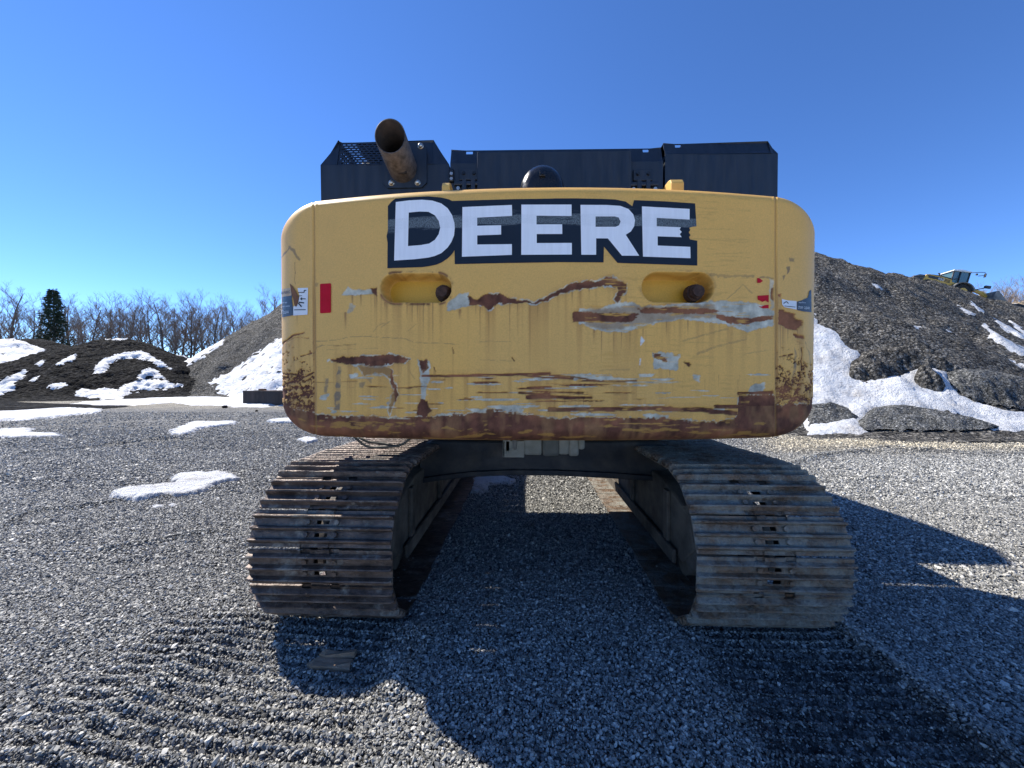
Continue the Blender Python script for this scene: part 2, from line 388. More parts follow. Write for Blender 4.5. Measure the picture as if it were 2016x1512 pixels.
# loose stones: one object, points instanced with geometry nodes
def make_stones():
    col = bpy.data.collections.new('stone_shapes')
    for k in range(7):
        bm = bmesh.new(); r = random.Random(50 + k)
        for i in range(11):
            v = Vector((r.gauss(0, 1), r.gauss(0, 1), r.gauss(0, 1))).normalized() * r.uniform(0.85, 1.1)
            bm.verts.new((v.x * 0.62, v.y * 0.48, v.z * 0.36))
        h = bmesh.ops.convex_hull(bm, input=bm.verts)
        bmesh.ops.delete(bm, geom=[g for g in h['geom_interior'] if isinstance(g, bmesh.types.BMVert)], context='VERTS')
        me = bpy.data.meshes.new('stone'); bm.to_mesh(me); bm.free(); me.materials.append(M['stone'])
        col.objects.link(bpy.data.objects.new('stone', me))
    return col
stone_col = make_stones()
def scatter(ymin, ymax, dens, smean):
    A = 1.42; n = int(dens * (A * (ymax ** 2 - ymin ** 2) + 0.8 * (ymax - ymin)))
    u = RNG.random(n); y = np.sqrt(ymin ** 2 + u * (ymax ** 2 - ymin ** 2))
    x = (RNG.random(n) * 2 - 1) * (A * y + 0.25)
    s = smean * np.exp(RNG.normal(0, 0.31, n))
    return x, y, s
PX, PY, PS = [np.concatenate(a) for a in zip(scatter(1.35, 3.0, 11500, 0.0102), scatter(3.0, 5.0, 6200, 0.0126), scatter(5.0, 8.0, 2200, 0.017), scatter(8.0, 11.0, 700, 0.020), scatter(11.0, 17.0, 120, 0.024))]
prn = sstep(0.95, 1.05, PX) * sstep(1.95, 1.85, PX) * sstep(2.3, 2.1, PY)
keep = RNG.random(len(PX)) > prn * 0.35
PX, PY, PS, prn = PX[keep], PY[keep], PS[keep], prn[keep]
PS = PS * (1 - 0.35 * prn * (RNG.random(len(PX)) > 0.12))
big = (RNG.random(len(PX)) < 0.012); PS = np.where(big, PS * 1.6, PS)
PZ = gh(PX, PY) + PS * 0.10
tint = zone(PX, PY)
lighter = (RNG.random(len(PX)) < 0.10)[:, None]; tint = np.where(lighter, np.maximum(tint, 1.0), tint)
sme = bpy.data.meshes.new('gravel'); sme.vertices.add(len(PX))
sme.vertices.foreach_set('co', np.stack([PX, PY, PZ], 1).astype(np.float32).ravel())
rot = np.stack([RNG.normal(0, 0.45, len(PX)), RNG.normal(0, 0.45, len(PX)), RNG.random(len(PX)) * 6.283], 1)
def attr(me, nm, typ, arr, key):
    a = me.attributes.new(nm, typ, 'POINT'); a.data.foreach_set(key, arr.astype(np.float32).ravel() if typ != 'INT' else arr.astype(np.int32).ravel())
attr(sme, 'rot', 'FLOAT_VECTOR', rot, 'vector'); attr(sme, 'scl', 'FLOAT', PS * 1.25, 'value')
attr(sme, 'tint', 'FLOAT_VECTOR', tint, 'vector'); attr(sme, 'pick', 'INT', RNG.integers(0, 7, len(PX)), 'value')
gravel = link('gravel', sme); tag(gravel, 'loose grey crushed stones lying all over the near yard', 'gravel', kind='stuff')
ng = bpy.data.node_groups.new('scatter_stones', 'GeometryNodeTree')
ng.interface.new_socket('Geometry', in_out='INPUT', socket_type='NodeSocketGeometry')
ng.interface.new_socket('Geometry', in_out='OUTPUT', socket_type='NodeSocketGeometry')
gi = ng.nodes.new('NodeGroupInput'); go = ng.nodes.new('NodeGroupOutput')
iop = ng.nodes.new('GeometryNodeInstanceOnPoints'); ci = ng.nodes.new('GeometryNodeCollectionInfo')
ci.inputs['Collection'].default_value = stone_col; ci.inputs['Separate Children'].default_value = True; ci.inputs['Reset Children'].default_value = True
def named(nm, typ):
    n = ng.nodes.new('GeometryNodeInputNamedAttribute'); n.data_type = typ; n.inputs['Name'].default_value = nm
    return [o for o in n.outputs if o.enabled and o.name == 'Attribute'][0]
ng.links.new(gi.outputs[0], iop.inputs['Points']); ng.links.new(ci.outputs[0], iop.inputs['Instance'])
iop.inputs['Pick Instance'].default_value = True
ng.links.new(named('pick', 'INT'), iop.inputs['Instance Index'])
e2r = ng.nodes.new('FunctionNodeEulerToRotation'); ng.links.new(named('rot', 'FLOAT_VECTOR'), e2r.inputs[0])
ng.links.new(e2r.outputs[0], iop.inputs['Rotation']); ng.links.new(named('scl', 'FLOAT'), iop.inputs['Scale'])
ng.links.new(iop.outputs[0], go.inputs[0])
gm = gravel.modifiers.new('scatter', 'NODES'); gm.node_group = ng

# ================================================================== SNOW ON THE YARD
def heightmesh(x0, x1, y0, y1, step, zf, mask=None):
    xs = np.arange(x0, x1 + step, step); ys = np.arange(y0, y1 + step, step); X, Y = np.meshgrid(xs, ys)
    x, y = X.ravel(), Y.ravel(); z = zf(x, y); Q = grid_quads(len(xs), len(ys))
    if mask is not None:
        m = mask(x, y, z); k = m[Q].any(1); Q = Q[k]
        used = np.unique(Q); rm = np.full(len(x), -1); rm[used] = np.arange(len(used)); Q = rm[Q]; x, y, z = x[used], y[used], z[used]
    return np.stack([x, y, z], 1), Q
def snow_patch(poly, label, thick=0.035, jit=0.0, step=None, group=None):
    g = np.array(G(poly)); mn, mx = g.min(0), g.max(0); size = (mx - mn).max(); step = step or max(size / 150, 0.012)
    w = max(size * 0.035, 0.02)
    def sd(x, y):
        nx = fbm(x / w * 0.4, y / w * 0.4, 5, 6, 0.7) - 0.5; ny = fbm(x / w * 0.4, y / w * 0.4, 9, 6, 0.7) - 0.5
        return sdf_poly(x + nx * w * 4.0, y + ny * w * 4.0, g)
    def zf(x, y):
        d = sd(x, y); k = np.clip(-d / (w * 1.6), -0.6, 1); dome = np.where(k > 0, np.sqrt(np.clip(k, 0, 1) * (2 - np.clip(k, 0, 1))), k)
        return gh(x, y) + thick * dome * (0.75 + 0.5 * fbm(x / w * 0.3, y / w * 0.3, 4, 3)) + 0.012 * (fbm(x * 9, y * 9, 6, 3) - 0.4) * (k > 0)
    V, Q = heightmesh(mn[0] - w, mx[0] + w, mn[1] - w, mx[1] + w, step, zf, lambda x, y, z: sd(x, y) < w * 0.1)
    o = link('snow_patch', np_mesh('snow_patch', V, Q), M['snow']); tag(o, label, 'snow', group or 'melting snow patches on the yard'); return o
snow_patch([(212, 974), (240, 965), (300, 960), (345, 955), (338, 945), (352, 936), (400, 933), (440, 932), (468, 940), (470, 945), (440, 950), (420, 956), (405, 967), (385, 972), (345, 978), (330, 976), (300, 982), (265, 990), (232, 984)], 'elongated melting snow patch on gravel, nearest one left of the excavator', 0.05)
snow_patch([(300, 995), (312, 992), (322, 995), (318, 999), (304, 999)], 'tiny round scrap of snow just below the nearest snow patch', 0.02)
snow_patch([(328, 994), (340, 992), (353, 994), (340, 997)], 'tiny flat scrap of snow right of the round one', 0.02)
snow_patch([(334, 854), (345, 846), (375, 836), (400, 832), (462, 831), (460, 836), (400, 843), (372, 853), (350, 857)], 'thin wedge of snow on the gravel beyond the nearest patch', 0.06)
snow_patch([(-40, 832), (-40, 806), (60, 800), (130, 802), (195, 808), (185, 813), (120, 822), (60, 828)], 'wide snow sheet at the far left edge beside a dark heap', 0.10)
snow_patch([(-30, 862), (-10, 852), (25, 846), (60, 848), (50, 853), (110, 854), (125, 858), (60, 862)], 'broken snow strips on gravel at the left edge', 0.05)
snow_patch([(926, 972), (932, 950), (930, 930), (960, 930), (985, 936), (1018, 946), (1005, 952), (985, 951), (960, 956), (962, 964), (945, 970)], 'snow patch seen between the crawler tracks', 0.04)
snow_patch([(586, 866), (600, 862), (622, 864), (626, 868), (604, 872)], 'small round snow patch beside the left crawler track', 0.05)
snow_patch([(526, 831), (540, 827), (600, 824), (600, 833), (545, 833)], 'narrow snow strip at the counterweight left corner', 0.06)
snow_patch([(120, 797), (200, 790), (330, 783), (460, 777), (640, 772), (640, 797), (520, 800), (400, 797), (330, 792), (270, 797), (180, 800)], 'long snow strip along the far yard road before the piles', 0.10, step=0.14)

# unseen snow sheet added behind the camera to bounce light onto the counterweight
def field_edge(x): return -0.35 - 1.3 * fbm(x * 0.35, x * 0 + 2.0, 5, 4) - 0.02 * np.abs(x)
V, Q = heightmesh(-45, 45, -42, 0.0, 0.3, lambda x, y: gh(x, y) + 0.07 * np.clip((field_edge(x) - y) * 2.5, -0.4, 1) + 0.05 * (fbm(x * 0.8, y * 0.8, 6, 4) - 0.5) * (y < field_edge(x)), lambda x, y, z: y < field_edge(x) + 0.1)
o = link('bounce_snow', np_mesh('bounce_snow', V, Q), M['snow']); o['kind'] = 'structure'; o['label'] = 'added snow sheet behind the viewpoint, bouncing light onto the counterweight'
# ================================================================== STOCKPILES
def ridge_pile(name, pts, slope, mat, label, step, ext, seed, rough=0.3, snow=None, snow_label=None, toe=None, gully=0.0):
    P = np.array([at(px, py, D) for px, py, D in pts])        # crest points as seen
    def zf(x, y):
        wx = x + 1.2 * (fbm(x * 0.16, y * 0.16, seed, 3) - 0.5); wy = y + 1.2 * (fbm(x * 0.16, y * 0.16, seed + 5, 3) - 0.5)
        z = np.full(x.shape, -9.0)
        for a, b in zip(P[:-1], P[1:]):
            ex, ey = b[0] - a[0], b[1] - a[1]; L = ex * ex + ey * ey
            t = np.clip(((wx - a[0]) * ex + (wy - a[1]) * ey) / L, 0, 1); d = np.hypot(wx - a[0] - ex * t, wy - a[1] - ey * t)
            dd = np.sqrt(d * d + 0.5) - 0.7
            z = np.maximum(z, a[2] + (b[2] - a[2]) * t - slope * dd)
        z = z + rough * (fbm(x * 0.7, y * 0.7, seed + 9, 5, 0.6) - 0.5) + rough * 0.45 * (fbm(x * 2.6, y * 2.6, seed + 3, 4, 0.6) - 0.5)
        if gully: z = z + gully * (fbm((x + y * 0.35) * 1.1, y * 0.16, seed + 21, 4) - 0.5)
        return np.where(z < 0.5, 0.5 * np.exp(np.clip((z - 0.5) * 1.4, -8, 0)) - 0.08, z - 0.08)
    mn = P.min(0) - ext; mx = P.max(0) + ext; x0, x1, y0, y1 = mn[0], mx[0], max(mn[1], 9.5), mx[1]
    V, Q = heightmesh(x0, x1, y0, y1, step, zf, lambda x, y, z: z > -0.02)
    me = np_mesh(name, V, Q)
    o = link(name, me, mat); tag(o, label, 'gravel pile')
    if snow:
        def sd(x, y, z):
            px, py = proj(np.stack([x, y, z], 1)); n1 = fbm(x * 1.1, y * 1.1, seed + 31, 6, 0.72) - 0.5; n2 = fbm(x * 1.1, y * 1.1, seed + 37, 6, 0.72) - 0.5
            best = np.full(x.shape, 99.0)
            for poly, jit in snow:
                p = np.array(poly); s = (px > p[:, 0].min() - 20) & (px < p[:, 0].max() + 20) & (py > p[:, 1].min() - 20) & (py < p[:, 1].max() + 20)
                if s.any(): best[s] = np.minimum(best[s], sdf_poly(px[s] + 2.2 * jit * n1[s], py[s] + 1.8 * jit * n2[s], poly))
            return best
        st = step * 0.75
        def zs(x, y):
            z = zf(x, y); d = sd(x, y, z); return z + 0.06 * np.clip(-d / 5, -0.8, 1) * (0.6 + 0.8 * fbm(x * 1.7, y * 1.7, seed + 41, 4)) + 0.02
        V, Q = heightmesh(x0, x1, y0, y1, st, zs, lambda x, y, z: (sd(x, y, z) < 0.4) & (z > -0.1))
        s = link('snow_cover', np_mesh('snow_cover', V, Q), M['snow']); tag(s, snow_label, 'snow', kind='stuff')
    return zf, P

RSNOW = [([(1590, 600), (1603, 626), (1632, 655), (1660, 680), (1693, 690), (1682, 712), (1672, 738), (1700, 755), (1760, 745), (1800, 728), (1835, 722), (1868, 733), (1868, 760), (1900, 785), (1960, 800), (2030, 815), (2060, 850), (1960, 845), (1900, 818), (1850, 812), (1800, 806), (1740, 812), (1700, 818), (1690, 832), (1705, 850), (1590, 852)], 16),
         ([(1935, 636), (1960, 655), (1990, 672), (2040, 700), (2040, 708), (1985, 685), (1950, 660)], 7), ([(1980, 706), (2000, 716), (2040, 738), (2040, 726)], 6), ([(1912, 594), (1925, 604), (1938, 612), (1930, 612), (1915, 600)], 5),
         ([(1885, 602), (1905, 612), (1918, 618), (1905, 617)], 4), ([(1718, 558), (1740, 570), (1728, 567)], 3), ([(1783, 702), (1805, 710), (1800, 712)], 4), ([(1958, 628), (1985, 643), (2016, 660), (2016, 666), (1980, 648)], 6), ([(1862, 649), (1885, 662), (1875, 660)], 4), ([(1805, 640), (1812, 644), (1806, 645)], 3), ([(1985, 628), (2030, 660), (2030, 668)], 5), ([(1960, 742), (2016, 765), (2040, 780), (2016, 773)], 4)]
zf_R, P_R = ridge_pile('gravel_pile', [(1490, 486, 21.6), (1560, 490, 22), (1603, 503, 22.5), (1640, 518, 23.5), (1715, 532, 25), (1800, 552, 26.2), (1840, 564, 26.5), (1870, 578, 26.8), (1915, 586, 27.2), (1960, 594, 28), (2016, 620, 30), (2160, 690, 34)], 0.82, M['pile_brown'],
    'tall brown grey gravel stockpile on the right with a wheel loader on its crest', 0.16, 14, 3, 0.55, RSNOW, 'bright snow banked along the foot of the tall right stockpile', gully=0.5)
def lump(pts, h0, slope, mat, label, ext, seed, step=0.07, rough=0.16, snow=None, sl=None):
    return ridge_pile('gravel_pile', pts, slope, mat, label, step, ext, seed, rough, snow, sl)
def heap_on_slope(poly, h, mat, label, seed, rough=0.15, soft=14, y1=17.5):      # a smaller heap dumped on the foot of the tall pile
    P = np.array([at(px, py, 13.0) for px, py in poly])
    def base(x, y): return np.maximum(zf_R(x, y), gh(x, y) - 0.02)
    def sd(x, y):
        z = base(x, y); px, py = proj(np.stack([x, y, z], 1)); n1 = fbm(x * 1.6, y * 1.6, seed, 5, 0.65) - 0.5; n2 = fbm(x * 1.6, y * 1.6, seed + 7, 5, 0.65) - 0.5
        return sdf_poly(px + 14 * n1, py + 10 * n2, poly)
    def zf(x, y):
        d = sd(x, y); k = np.clip(-d / soft, -0.5, 1); k = np.where(k > 0, np.sin(k * math.pi / 2), k)
        return base(x, y) + 0.07 * (k > -0.2) + h * k * (0.7 + 0.6 * fbm(x * 0.9, y * 0.9, seed + 3, 4)) + rough * (fbm(x * 3.1, y * 3.1, seed + 5, 5, 0.65) - 0.5) * (k > 0)
    px_ = np.array(poly)[:, 0]; x0 = (px_.min() - 1040) * 10.0 / F; x1 = (px_.max() - 1030) * y1 / F
    V, Q = heightmesh(x0, x1, 9.6, y1, 0.07, zf, lambda x, y, z: sd(x, y) < 0.5)
    o = link('gravel_pile', np_mesh('gravel_pile', V, Q), mat); tag(o, label, 'gravel pile')
heap_on_slope([(1672, 742), (1680, 714), (1700, 698), (1735, 688), (1785, 690), (1830, 703), (1880, 722), (1905, 738), (1868, 736), (1835, 724), (1800, 730), (1770, 744), (1720, 752), (1690, 752)], 0.36, M['pile_brown'], 'rough brown heap in front of the tall right stockpile, above the snow', 13, 0.3, 30)
heap_on_slope([(1866, 738), (1900, 730), (1950, 735), (2016, 752), (2070, 778), (2070, 822), (2000, 806), (1950, 796), (1910, 786), (1880, 766)], 0.30, M['pile_grey'], 'smooth grey gravel heap at the right edge above the snow', 17, 0.08, 26)
heap_on_slope([(1800, 748), (1815, 734), (1836, 731), (1842, 746), (1862, 768), (1850, 778), (1825, 772), (1805, 762)], 0.30, M['pile_brown'], 'dark bare lump poking out of the snowbank', 19, 0.4, 10)
heap_on_slope([(1692, 834), (1718, 808), (1770, 802), (1830, 808), (1880, 820), (1965, 843), (1900, 848), (1705, 848)], 0.17, M['pile_grey'], 'low grey gravel mound below the snow by the road', 23, 0.06, 18)
heap_on_slope([(1590, 803), (1640, 795), (1670, 806), (1688, 826), (1650, 836), (1590, 842)], 0.16, M['pile_grey'], 'low grey gravel mound against the counterweight right corner', 29, 0.07, 16)

LSNOW = [([(415, 757), (450, 735), (500, 702), (560, 662), (660, 600), (660, 800), (520, 790), (440, 775)], 14), ([(340, 722), (370, 702), (440, 668), (436, 676), (390, 706), (360, 724)], 8)]
ridge_pile('gravel_pile', [(775, 476, 56), (830, 470, 57), (900, 490, 60)], 0.80, M['pile_brown'], 'steep dark stockpile rising behind the counterweight on the left', 0.35, 34, 41, 0.9, LSNOW, 'dirty snow on the steep slope left of the counterweight', gully=1.0)
MSNOW = [([(185, 735), (192, 720), (205, 707), (235, 696), (262, 692), (290, 697), (315, 712), (334, 726), (318, 722), (292, 708), (262, 704), (240, 704), (215, 718), (207, 733)], 7), ([(276, 746), (282, 732), (295, 724), (308, 728), (326, 745), (310, 742), (296, 738)], 8),
         ([(150, 778), (160, 764), (200, 768), (235, 768), (262, 752), (300, 747), (360, 757), (330, 764), (262, 770), (235, 786), (180, 785)], 12), ([(-20, 770), (0, 752), (30, 738), (52, 728), (48, 737), (25, 757), (30, 763), (0, 775)], 9), ([(113, 716), (128, 705), (152, 697), (140, 708), (122, 717)], 5), ([(58, 748), (75, 741), (66, 752)], 5), ([(92, 762), (110, 757), (125, 752), (130, 758), (110, 764)], 6), ([(72, 715), (85, 711), (80, 717)], 4), ([(207, 667), (225, 665), (250, 667), (225, 669)], 2)]
ridge_pile('gravel_pile', [(-60, 735, 34), (20, 712, 35), (90, 694, 36), (150, 682, 36), (215, 667, 36), (255, 669, 36), (300, 693, 35), (345, 718, 34), (380, 742, 33)], 0.50, M['pile_dark'], 'broad dark stockpile streaked with snow on the left', 0.17, 10, 43, 0.9, MSNOW, 'snow streaks lying across the broad dark stockpile')
lump([(255, 763, 31), (290, 757, 31), (340, 758, 31)], 0, 0.4, M['pile_dark'], 'small dark heap at the foot of the broad dark stockpile', 4, 47, 0.12, 0.3)
lump([(395, 757, 34), (425, 755, 34), (455, 757, 34)], 0, 0.5, M['pile_dark'], 'low dark heap between the two left stockpiles', 3, 49, 0.14, 0.4)
lump([(-60, 788, 18), (0, 787, 18), (30, 795, 17.5)], 0, 0.35, M['pile_dark'], 'low dark heap at the left edge of the yard', 3, 53, 0.08, 0.1)
FSNOW = [([(-40, 760), (-40, 672), (15, 666), (40, 672), (90, 690), (60, 705), (20, 712)], 8)]
ridge_pile('gravel_pile', [(-80, 668, 52), (-20, 664, 52), (25, 668, 52), (70, 686, 52)], 0.5, M['pile_dark'], 'snow covered stockpile at the far left edge', 0.4, 14, 57, 0.8, FSNOW, 'snow lying on the far left stockpile')
ridge_pile('gravel_pile', [(30, 668, 66), (70, 664, 66), (112, 674, 66), (140, 690, 66)], 0.5, M['pile_dark'], 'dark heap behind the broad left stockpile', 0.5, 16, 59, 0.8)
ridge_pile('gravel_pile', [(310, 703, 62), (350, 697, 62), (380, 703, 62)], 0.4, M['pile_dark'], 'far low heap with snow between the left piles', 0.4, 12, 61, 0.6, [([(320, 704), (345, 699), (366, 702), (352, 706), (330, 709)], 3)], 'snow on the far low heap')
ridge_pile('gravel_pile', [(1960, 606, 62), (2020, 590, 62), (2120, 570, 64)], 0.5, M['pile_tan'], 'tan sand pile beyond the wheel loader at the right edge', 0.6, 24, 63, 1.2, [([(1975, 604), (2000, 601), (2012, 606), (1998, 608)], 4)], 'snow on the tan sand pile')

# steel trough, rocks and wood lying about
a = gnd(479, 797); b = at(478, 769, a[1])
tz = b[2]; dy = Vector((math.cos(-0.22), math.sin(-0.22), 0))
tr_ = empty('steel_trough', (a[0], a[1], 0)); tag(tr_, 'dark rusty steel trough lying before the steep left stockpile', 'trough')
rz = Matrix.Rotation(-0.22, 3, 'Z')
def tb(nm, c, s, m, bev=0.02):
    o = box(nm, (0, 0, 0), s, m, tr_, bev); o.location = rz @ Vector(c); o.rotation_euler = (0, 0, -0.22); return o
tb('wall', (2.2, 0, tz / 2 - 0.03), (4.4, 0.07, tz + 0.06), M['steel_block']); tb('wall', (2.2, 0.8, tz / 2 - 0.03), (4.4, 0.07, tz + 0.06), M['steel_block'])
tb('end_plate', (0.035, 0.4, tz / 2 - 0.035), (0.05, 0.72, tz + 0.05), M['steel_block']); tb('floor_plate', (2.2, 0.4, 0.05), (4.3, 0.72, 0.05), M['steel_block'])
rr = random.Random(5)
for k in range(7): tb('rust_lump', (1.0 + k * 0.3 + rr.uniform(-.05, .05), 0.35, tz + rr.uniform(-0.12, 0.0)), (rr.uniform(.12, .26), rr.uniform(.2, .4), rr.uniform(.2, .3)), M['rust_scrap'], 0.04)
def rock(px, py, r, label, m):
    g = gnd(px, py); bm = bmesh.new(); q = random.Random(px)
    for i in range(26):
        v = Vector((q.gauss(0, 1), q.gauss(0, 1), q.gauss(0, 1))).normalized() * r * q.uniform(0.8, 1.1); bm.verts.new((v.x, v.y * 0.8, v.z * 0.6))
    h = bmesh.ops.convex_hull(bm, input=bm.verts); bmesh.ops.delete(bm, geom=[e for e in h['geom_interior'] if isinstance(e, bmesh.types.BMVert)], context='VERTS')
    o = from_bm('rock', bm, m); o.location = (g[0], g[1], float(gh(np.array([g[0]]), np.array([g[1]]))[0]) + r * 0.35); tag(o, label, 'rock', 'dark rocks on the far snow strip')
rock(443, 803, 0.16, 'largest dark rock on the snow strip left of the trough', M['pile_dark']); rock(505, 810, 0.08, 'small dark rock on the snow below the trough', M['pile_dark']); rock(364, 784, 0.18, 'dark rock on the far side of the long snow strip', M['pile_dark']); rock(197, 807, 0.12, 'dark rock at the tip of the wide left snow sheet', M['pile_dark']); rock(530, 800, 0.07, 'small rock against the counterweight left edge', M['pile_dark'])
def splinter(nm, pts, label, ang):
    g = np.array([gnd(*p) for p in pts]); bm = bmesh.new(); z0 = float(gh(g[:1, 0], g[:1, 1])[0])
    top = [bm.verts.new((x, y, z0 + 0.028 + 0.012 * math.sin(i * 2.1))) for i, (x, y, _) in enumerate(g)]; bot = [bm.verts.new((x, y, z0 + 0.004)) for x, y, _ in g]
    bm.faces.new(top); bm.faces.new(bot[::-1]); n = len(top)
    for i in range(n): bm.faces.new((top[i], bot[i], bot[(i + 1) % n], top[(i + 1) % n]))
    bmesh.ops.recalc_face_normals(bm, faces=bm.faces); o = from_bm(nm, bm, M['wood']); tag(o, label, 'wood')
splinter('wood_splinter', [(604, 1311), (625, 1302), (650, 1301), (695, 1302), (689, 1313), (688, 1320), (650, 1318), (612, 1319)], 'long brown wood splinter in the shadow behind the left track', 0)
splinter('wood_splinter', [(628, 1299), (640, 1293), (672, 1290), (703, 1289), (698, 1298), (660, 1301), (640, 1302)], 'upper brown bark scrap beside the longer wood splinter', 0)
o = tube('straw', [tuple(gnd(1432, 1410) + (0, 0, 0.03)), tuple(gnd(1446, 1424) + (0, 0, 0.035)), tuple(gnd(1458, 1440) + (0, 0, 0.03))], 0.0015, M['straw'], None, 5); tag(o, 'pale dry straw on dark gravel behind the right track', 'straw')

# ================================================================== TREES
class Twigs:
    def __init__(s): s.V = []; s.F = []
    def add(s, pts, rad, n=3):
        V, Fc = tube_vf(pts, rad, n, False, len(s.V)); s.V += V; s.F += Fc
def bare_tree(seed, h, spread):
    r = random.Random(seed); T = Twigs(); C = Twigs()
    lean = Vector((r.uniform(-.05, .05), r.uniform(-.05, .05), 1)).normalized()
    tp = []; p = Vector((0, 0, -0.4)); nseg = 7; d = lean.copy()
    for k in range(nseg + 1):
        tp.append(p.copy()); d = (d + Vector((r.uniform(-.12, .12), r.uniform(-.12, .12), 0.1))).normalized(); p = p + d * h * 0.88 / nseg
    tr = [0.017 * h * (1 - 0.82 * k / nseg) for k in range(nseg + 1)]; T.add(tp, tr, 6)
    def grow(p, d, L, R, lev):
        pts = [p]; q = p; dd = d.copy(); k = 3 if lev < 2 else 2
        for i in range(k):
            dd = (dd + Vector((r.uniform(-.25, .25), r.uniform(-.25, .25), r.uniform(0.0, .28)))).normalized(); q = q + dd * L / k; pts.append(q)
        C.add(pts, [R * (1 - 0.75 * i / k) for i in range(k + 1)], 3)
        if lev >= 3: return
        nb = (6, 5, 4)[lev]
        for i in range(nb):
            t = r.uniform(0.3, 1.0); j = min(int(t * k), k - 1); b = pts[j].lerp(pts[j + 1], t * k - j)
            a = r.uniform(0, 6.283); side = Vector((math.cos(a), math.sin(a), r.uniform(-.1, .7))).normalized()
            grow(b, (dd * 0.75 + side * 0.75).normalized(), L * r.uniform(.42, .62), R * 0.5, lev + 1)
    nl = 13
    for i in range(nl):
        t = 0.26 + 0.72 * (i + r.random()) / nl; j = min(int(t * nseg), nseg - 1); b = tp[j].lerp(tp[j + 1], t * nseg - j)
        a = i * 2.4 + r.uniform(-.4, .4); el = 0.55 + 0.7 * t
        grow(b, Vector((math.cos(a), math.sin(a), el)).normalized(), h * spread * (1.15 - 0.75 * t) * r.uniform(.75, 1.15), tr[j] * 0.55, 0)
    return mesh('trunk', T.V, T.F), mesh('crown', C.V, C.F)
TREES = [bare_tree(100 + k, 10.0, (0.36, 0.30, 0.42, 0.33, 0.26, 0.38)[k]) for k in range(6)]
for t_, c_ in TREES: t_.materials.append(M['bark']); c_.materials.append(M['twig'])
def put_tree(k, px, ptop, D, label, grp, rz_, base=None):
    p = at(px, ptop, D); h = (p[2] + 0.0)
    root = empty('bare_tree', (p[0], p[1], 0)); s = h / 9.6; root.scale = (s * 1.0, s, s); root.rotation_euler = (0, 0, rz_)
    for nm, me in (('trunk', TREES[k][0]), ('crown', TREES[k][1])):
        o = bpy.data.objects.new(nm, me); COL.objects.link(o); o.parent = root
    tag(root, label, 'tree', grp)
rt = random.Random(12)
spots = [(8, 600, 96), (28, 556, 92), (50, 590, 98), (72, 600, 105), (128, 578, 104), (146, 588, 95), (160, 605, 108), (176, 584, 92), (200, 588, 100), (222, 590, 94), (240, 586, 104), (256, 589, 92), (272, 612, 110), (288, 606, 100), (306, 588, 94), (322, 574, 90), (338, 583, 96), (352, 592, 104), (368, 590, 92), (384, 596, 100), (402, 590, 96), (418, 580, 90), (436, 592, 94), (452, 588, 100), (468, 606, 106), (486, 608, 98), (500, 618, 110), (532, 566, 84), (548, 588, 96), (-14, 584, 92), (-36, 570, 96), (572, 580, 92)]
ORD = 'first second third fourth fifth sixth seventh eighth ninth tenth eleventh twelfth thirteenth fourteenth fifteenth sixteenth seventeenth eighteenth nineteenth twentieth twenty-first twenty-second twenty-third twenty-fourth twenty-fifth twenty-sixth twenty-seventh twenty-eighth twenty-ninth thirtieth thirty-first'.split()
spots = sorted(s for s in spots if 0 < s[0] < 553)
for i, (px, pt, D) in enumerate(spots):
    put_tree(i % 6, px, pt, D, ORD[i] + ' bare winter tree from the left behind the left stockpiles', 'bare trees behind the left piles', rt.uniform(0, 6.28))
for i, (px, pt, D) in enumerate([(1932, 550, 66), (1950, 553, 70), (1974, 562, 72), (1990, 556, 64), (2004, 552, 68), (2018, 550, 66)]):
    put_tree((i * 2 + 1) % 6, px, pt, D, ORD[i] + ' bare winter tree from the left beyond the wheel loader', 'bare trees beyond the right pile', rt.uniform(0, 6.28))
def pine():
    p = at(104, 569, 88); H = p[2]; root = empty('pine_tree', (p[0], p[1], 0)); tag(root, 'lone dark evergreen pine among the bare trees on the left', 'tree')
    T = Twigs(); T.add([(0, 0, -0.4), (0.1, 0, H * 0.5), (0, 0.05, H)], [0.32, 0.2, 0.04], 8); o = link('trunk', mesh('trunk', T.V, T.F), M['bark'], root)
    r = random.Random(3); V = []; Fc = []
    z = H * 0.30
    while z < H * 0.99:
        f = (H - z) / (H * 0.7); R = (0.30 + 3.9 * f ** 0.75) * r.uniform(0.85, 1.1)
        for k in range(10):
            a = r.uniform(0, 6.283); L = R * r.uniform(0.6, 1.1); d = Vector((math.cos(a), math.sin(a), 0)); sdv = Vector((-d.y, d.x, 0))
            for i in range(19):
                t = r.uniform(0.1, 1); c = d * L * t + Vector((0, 0, z - 0.10 * L * t * t + 0.16 * L * t + r.gauss(0, 0.30))) + sdv * r.gauss(0, 0.26 * (1.15 - t) * L * 0.5 + 0.08)
                s1 = r.uniform(0.3, 0.7); u = (d + sdv * r.uniform(-1, 1)).normalized() * s1; w = Vector((r.gauss(0, .1), r.gauss(0, .1), r.uniform(.1, .32)))
                b = len(V); V += [c - u * 0.4, c + u, c + u * 0.3 + w]; Fc.append((b, b + 1, b + 2))
        z += r.uniform(0.7, 1.05)
    link('crown', mesh('crown', V, Fc), M['needle'], root)
pine()
T = Twigs(); rb = random.Random(8)                        # thicket under the trees
